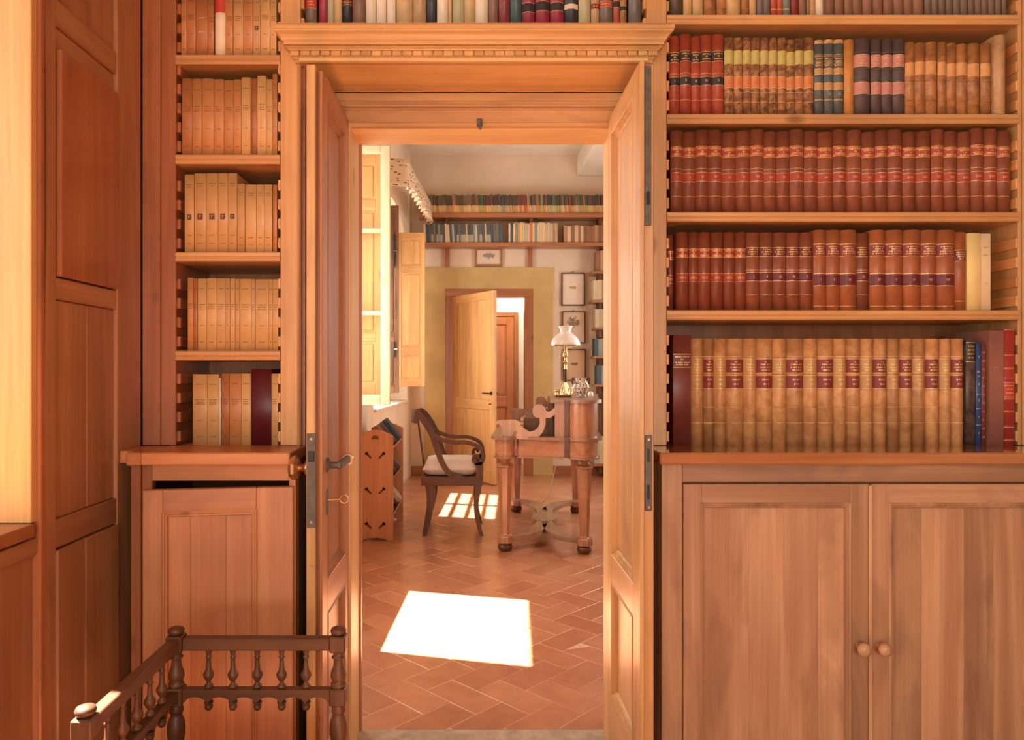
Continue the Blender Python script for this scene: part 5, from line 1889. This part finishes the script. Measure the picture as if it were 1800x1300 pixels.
# things on the desk
ZD = 1.0745
LX, LY = PX(994, 5.9), 5.9
lamp = thing('table_lamp', (LX, LY, ZD), 'brass column lamp with white opal glass shade on the desk', 'lamp')
lo3 = (LX, LY, ZD)


def lamp_z(py):
    return PZ(py, LY)


def LPt(mb, n, m):
    return mb.build(n, m, lamp, lo3)


sb_ = ZD
LPt(MB().lathe([(.036, sb_), (.036, sb_ + .008), (.030, sb_ + .014), (.022, sb_ + .03), (.015, sb_ + .05), (.020, sb_ + .062), (.013, sb_ + .075), (.011, sb_ + .105)], LX, LY, 20), 'base', BRASS)
for k in range(3):
    a = 2 * math.pi * k / 3 + .5
    LPt(MB().tube(catmull([(LX + .014 * math.cos(a), LY + .014 * math.sin(a), sb_ + .085), (LX + .030 * math.cos(a), LY + .030 * math.sin(a), sb_ + .05), (LX + .038 * math.cos(a), LY + .038 * math.sin(a), sb_ + .012)], 5), .007), 'claw', BRASS)
LPt(MB().lathe([(.012, sb_ + .104), (.0135, sb_ + .11), (.0135, sb_ + .205), (.012, sb_ + .212)], LX, LY, 16), 'column', WAL['z'])
LPt(MB().lathe([(.013, sb_ + .21), (.016, sb_ + .216), (.011, sb_ + .222), (.011, sb_ + .265), (.020, sb_ + .272), (.020, sb_ + .277), (.011, sb_ + .283), (.013, sb_ + .31), (.022, sb_ + .325), (.020, sb_ + .345), (.012, sb_ + .36), (.012, sb_ + .42)], LX, LY, 18), 'burner', BRASS)
zs0 = lamp_z(606)
SHP = [(.122, 0), (.124, .006), (.120, .022), (.108, .048), (.086, .074), (.060, .094), (.047, .104), (.044, .112), (.046, .128), (.056, .146), (.060, .156)]
sh_ = LPt(MB().lathe([(r, zs0 + h) for r, h in SHP] + [(r - .004, zs0 + h) for r, h in SHP[::-1]] + [(SHP[0][0], zs0)], LX, LY, 32, cap=False), 'shade', OPAL)
LPt(MB().tube([(LX + .124 * math.cos(2 * math.pi * k / 24), LY + .124 * math.sin(2 * math.pi * k / 24), zs0 - .003) for k in range(25)], .003), 'shade_ring', BRASS)
for k in range(3):
    a = 2 * math.pi * k / 3 + .2
    LPt(MB().tube(catmull([(LX + .122 * math.cos(a), LY + .122 * math.sin(a), zs0 - .003), (LX + .08 * math.cos(a), LY + .08 * math.sin(a), zs0 - .035), (LX + .016 * math.cos(a), LY + .016 * math.sin(a), zs0 - .055)], 5), .003), 'shade_arm', BRASS)


def glaze():
    m, nt, b = newmat('painted_glaze')
    L = nt.links.new
    tc = nd(nt, 'ShaderNodeTexCoord')
    n = nd(nt, 'ShaderNodeTexNoise', i_Scale=60.0, i_Detail=2.0)
    L(tc.outputs['Object'], n.inputs['Vector'])
    r = ramp(nt, [(0.0, (.04, .03, .03)), (.42, (.70, .62, .54)), (.56, (.05, .035, .03)), (.62, (.62, .36, .10))], 'CONSTANT')
    L(n.outputs[0], r.inputs[0])
    L(r.outputs[0], b.inputs['Base Color'])
    b.inputs['Roughness'].default_value = .18
    b.inputs['Coat Weight'].default_value = .6
    return m


GLZ = glaze()
VXx, VYy = PX(1021, 5.28), 5.28
vase = thing('ceramic_jug', (VXx, VYy, ZD), 'round patterned black and white ceramic jug on the desk', 'jug')
vo_ = (VXx, VYy, ZD)
MB().lathe([(.034, ZD), (.040, ZD + .006), (.036, ZD + .022), (.050, ZD + .045), (.060, ZD + .075), (.059, ZD + .095), (.048, ZD + .118), (.038, ZD + .128), (.044, ZD + .142), (.046, ZD + .146), (.040, ZD + .146), (.034, ZD + .13)], VXx, VYy, 24).build('body', GLZ, vase, vo_)
for s in (-1, 1):
    MB().tube(catmull([(VXx + s * .045, VYy, ZD + .138), (VXx + s * .062, VYy, ZD + .142), (VXx + s * .064, VYy, ZD + .115), (VXx + s * .055, VYy, ZD + .098)], 5), .008).build('handle', DARKB, vase, vo_)
X_, Y_ = PX(981, 5.75), 5.75
tag(MB().lathe([(.026, ZD), (.030, ZD + .006), (.026, ZD + .014), (.026, ZD + .034), (.030, ZD + .038), (.022, ZD + .046), (.006, ZD + .050)], X_, Y_, 18).build('inkwell', BRASS), 'small round brass inkwell beside the lamp on the desk', 'inkwell')
X_, Y_ = PX(1004, 6.2), 6.2
tag(MB().lathe([(.022, ZD), (.024, ZD + .008), (.012, ZD + .016), (.014, ZD + .035)], X_ + .025, Y_ + .02, 14).lathe([(.012, ZD + .034), (.018, ZD + .05), (.010, ZD + .062), (.004, ZD + .068)], X_ + .025, Y_ + .02, 12).build('brass_ornament', BRASS), 'little brass ornament behind the lamp and jug', 'ornament')
X_, Y_ = PX(1038, 5.55), 5.55
tag(MB().lathe([(.018, ZD), (.022, ZD + .012), (.018, ZD + .03), (.008, ZD + .038)], X_, Y_, 14).build('glass_paperweight', OPAL), 'small pale glass paperweight right of the jug', 'paperweight')
X_, Y_ = PX(976, 5.35), 5.35
tr_ = tag(MB().cbox(X_ + .0, X_ + .12, Y_ - .03, Y_ + .05, ZD, ZD + .012, .003).build('pen_tray', WAL['x']), 'dark wooden pen tray at the near edge of the desk', 'tray')
MB().tube([(X_ + .01, Y_ + .0, ZD + .016), (X_ + .16, Y_ - .01, ZD + .018)], .004).build('pen', BRASS, tr_)

# lamp flex hanging from the desk to the floor
fx = [(979, 812, 5.9), (972, 838, 5.95), (966, 860, 6.0), (952, 874, 6.1)]
cp = [(PX(a, Y), Y, PZ(b, Y)) for (a, b, Y) in fx]
cp += [(PX(925, 6.75), 6.75, .006), (PX(910, 6.9), 6.9, .006), (PX(880, 7.3), 7.3, .006)]
cp[3] = (PX(948, 6.55), 6.55, .02)
tag(MB().tube(catmull(cp, 8), .0035, 6).build('lamp_flex', CABLE), 'thin white lamp flex hanging under the desk to the floor', 'cable')

# ------------------------------------------------------------------ armchair at the desk
YN, YFc = 5.50, 5.96
ac = thing('desk_armchair', (PX(795, YN), (YN + YFc) / 2, 0), 'dark mahogany scroll-arm chair with ivory cushion at the desk', 'chair')
aco = (PX(795, YN), (YN + YFc) / 2, 0)


def AP(mb, n, m, fix=False):
    o = mb.build(n, m, ac, aco)
    if fix:
        fix_normals(o)
    return o


def prof(pts, Y, n=6):
    return catmull([(PX(a, YN), Y, PZ(b, YN)) for (a, b) in pts], n)


PXM = YN / F
for Y in (YN, YFc):
    back = prof([(731, 727), (740, 733), (750, 746), (760, 764), (767, 785), (774, 805), (783, 823), (795, 835), (812, 840)], Y)
    n = len(back)
    AP(MB().sweep(back, [(.050 - .012 * k / n) for k in range(n)], .032, up=(0, 1, 0)), 'back_stile', MAH['z'], True)
    arm = prof([(760, 762), (768, 769), (782, 774), (800, 777), (818, 777), (834, 781), (845, 788), (850, 799), (847, 811), (838, 814), (832, 808), (834, 801), (840, 801), (841, 806)], Y)
    n = len(arm)
    AP(MB().sweep(arm, [.030 if k < n * .62 else .030 - .012 * (k - n * .62) / (n * .38) for k in range(n)], .034, up=(0, 1, 0)), 'arm', MAH['x'], True)
    sup = prof([(841, 812), (843, 822), (843, 836), (842, 848)], Y)
    AP(MB().sweep(sup, [.058, .056, .056, .056] + [.056] * (len(sup) - 4), .034, up=(0, 1, 0)), 'arm_support', MAH['z'], True)
    fl_ = prof([(842, 846), (840, 862), (837, 885), (839, 912), (847, 943)], Y)
    n = len(fl_)
    AP(MB().sweep(fl_, [.052 - .028 * k / n for k in range(n)], .0325, up=(0, 1, 0)), 'leg', MAH['z'], True)
    rl = prof([(755, 848), (757, 868), (756, 890), (751, 915), (746, 943)], Y)
    n = len(rl)
    AP(MB().sweep(rl, [.075 - .045 * k / n for k in range(n)], .0325, up=(0, 1, 0)), 'leg', MAH['z'], True)
    AP(MB().cbox(PX(741, YN), PX(848, YN), Y - .018, Y + .018, PZ(853, YN), PZ(837, YN), .004), 'seat_rail', MAH['x'])
AP(MB().cbox(PX(741, YN), PX(750, YN), YN + .018, YFc - .018, PZ(853, YN), PZ(837, YN), .004), 'seat_rail', MAH['y'])
AP(MB().cbox(PX(838, YN), PX(848, YN), YN + .018, YFc - .018, PZ(853, YN), PZ(837, YN), .004), 'seat_rail', MAH['y'])
AP(MB().cbox(PX(749, YN), PX(839, YN), YN + .01, YFc - .01, PZ(843, YN), PZ(838, YN), .002), 'seat', MAH['x'])
ym = (YN + YFc) / 2
crest = catmull([(PX(733, YN), YN - .012, PZ(733, YN)), (PX(726, YN), YN + .10, PZ(733, YN)), (PX(722, YN), ym, PZ(733, YN)), (PX(726, YN), YFc - .10, PZ(733, YN)), (PX(733, YN), YFc + .012, PZ(733, YN))], 6)
AP(MB().sweep(crest, .028, .095, up=(0, 0, 1)), 'crest_rail', MAH['y'], True)
AP(MB().tube([(PX(731, YN), ym, PZ(742, YN)), (PX(744, YN), ym, PZ(838, YN))], .008), 'back_rod', MAH['z'])
# cushion
mb = MB()
n = 14
x0, x1, y0, y1, z0, z1 = PX(742, YN), PX(840, YN), YN + .020, YFc - .020, PZ(838, YN), PZ(808, YN)
v, f = [], []
for side in (0, 1):
    for i in range(n + 1):
        for j in range(n + 1):
            u, w = i / n, j / n
            ed = (1 - (2 * u - 1) ** 6) * (1 - (2 * w - 1) ** 6)
            hh = ed ** .35 if ed > 0 else 0
            zc = z0 + (z1 - z0) * .4
            dimple = 0.010 * math.exp(-((u - .5) ** 2 + (w - .5) ** 2) * 14)
            z = zc + ((z1 - zc) * hh - dimple if side else -(zc - z0) * hh)
            v.append((x0 + (x1 - x0) * u, y0 + (y1 - y0) * w, z))
q = (n + 1) ** 2
for i in range(n):
    for j in range(n):
        a = i * (n + 1) + j
        f.append((a, a + 1, a + n + 2, a + n + 1))
        f.append((q + a, q + a + n + 1, q + a + n + 2, q + a + 1))
mb.add(v, f, True)
cu = mb.build('seat_cushion', CUSH)
tag(cu, 'plump ivory seat cushion on the mahogany armchair', 'cushion')

# ------------------------------------------------------------------ book trough by the window wall
YA, YZ = 5.33, 6.08
xa, xb = PX(628, YA), PX(691, YA)
xm = (xa + xb) / 2
rk = thing('book_rack', (xm, (YA + YZ) / 2, 0), 'wooden book trough with pegged end boards under the window wall', 'rack')
rko = (xm, (YA + YZ) / 2, 0)


def rack_end(Y):
    pts = [(xa, 0.0), (xa + .04, 0.0), (xa + .07, .018), (xm, .024), (xb - .07, .018), (xb - .04, 0), (xb, 0)]
    for k in range(13):
        t = k / 12
        x = xb + (xa - xb) * t
        pts.append((x, .785 + .045 * math.sin(math.pi * t)))
        if k == 6:                        # heart-like hand hole, cut through the board
            for q in range(17):
                a = math.pi / 2 - 2 * math.pi * q / 16
                pts.append((xm + .030 * math.cos(a), .768 + .017 * math.sin(a) - .006 * math.cos(2 * a)))
            pts.append((x, .785 + .045 * math.sin(math.pi * t)))
    o = MB().prism(pts, Y, Y + .024, axis='y').build('end_board', LCB['z'], rk, rko)
    fix_normals(o)
    for zc in (.655, .39, .13):
        for s in (-1, 1):
            for ss in (-.022, .022):
                c = Vector((xm + s * .065, zc))
                d = Vector((s, 1)).normalized()
                e = Vector((-d.y, d.x))
                l1, w1_ = (.030, .007) if ss < 0 else (.009, .012)
                cc = c + d * (ss if ss < 0 else 0)
                P_ = [cc + d * l1 + e * w1_, cc - d * l1 + e * w1_, cc - d * l1 - e * w1_, cc + d * l1 - e * w1_]
                m = MB().prism([(p.x, p.y) for p in P_], Y - .004, Y + .028, axis='y').build('peg', MAH['z'], rk, rko)
                fix_normals(m)


rack_end(YA)
rack_end(YZ)
for (zc, zr) in ((.58, .62), (.34, .38), (.05, .10)):
    # curved trough boards between the ends
    pts_o, pts_i = [], []
    for k in range(9):
        t = k / 8
        x = xa + .03 + (xb - xa - .035) * t
        zv = zc + (zr - zc + .05) * (2 * abs(t - .42)) ** 1.6
        pts_o.append((x, zv))
        pts_i.append((x, zv + .012))
    o = MB().prism(pts_o + pts_i[::-1], YA + .024, YZ, axis='y').build('trough', LCB['y'], rk, rko)
    fix_normals(o)
cb = [(.695, 10, 'blue-grey', 0, 'top'), (.695, 1, 'charcoal', 1, 'top'), (.695, 11, 'tan', 2, 'top'), (.455, 13, 'dark brown', 0, 'middle'), (.455, 1, 'charcoal', 1, 'middle'), (.18, 0, 'buff', 0, 'lowest')]
for i, (zb_, c, cn, k_, lv) in enumerate(cb):
    o = MB().cbox(-.015, .015, 0, .15, 0, .205, .002).build('leaning_book', PLM[c])
    MB().box(-.011, .011, .002, .148, .01, .2055).build('page_block', PAPER, o)
    o.location = (xb - .012 - k_ * .026, YZ - .19 - k_ * .012, zb_ + .012 - k_ * .020)
    o.rotation_euler = (0, -math.radians(38), 0)
    tag(o, '%s book leaning in the %s trough of the book rack' % (cn, lv), 'book', 'books leaning in the book rack')
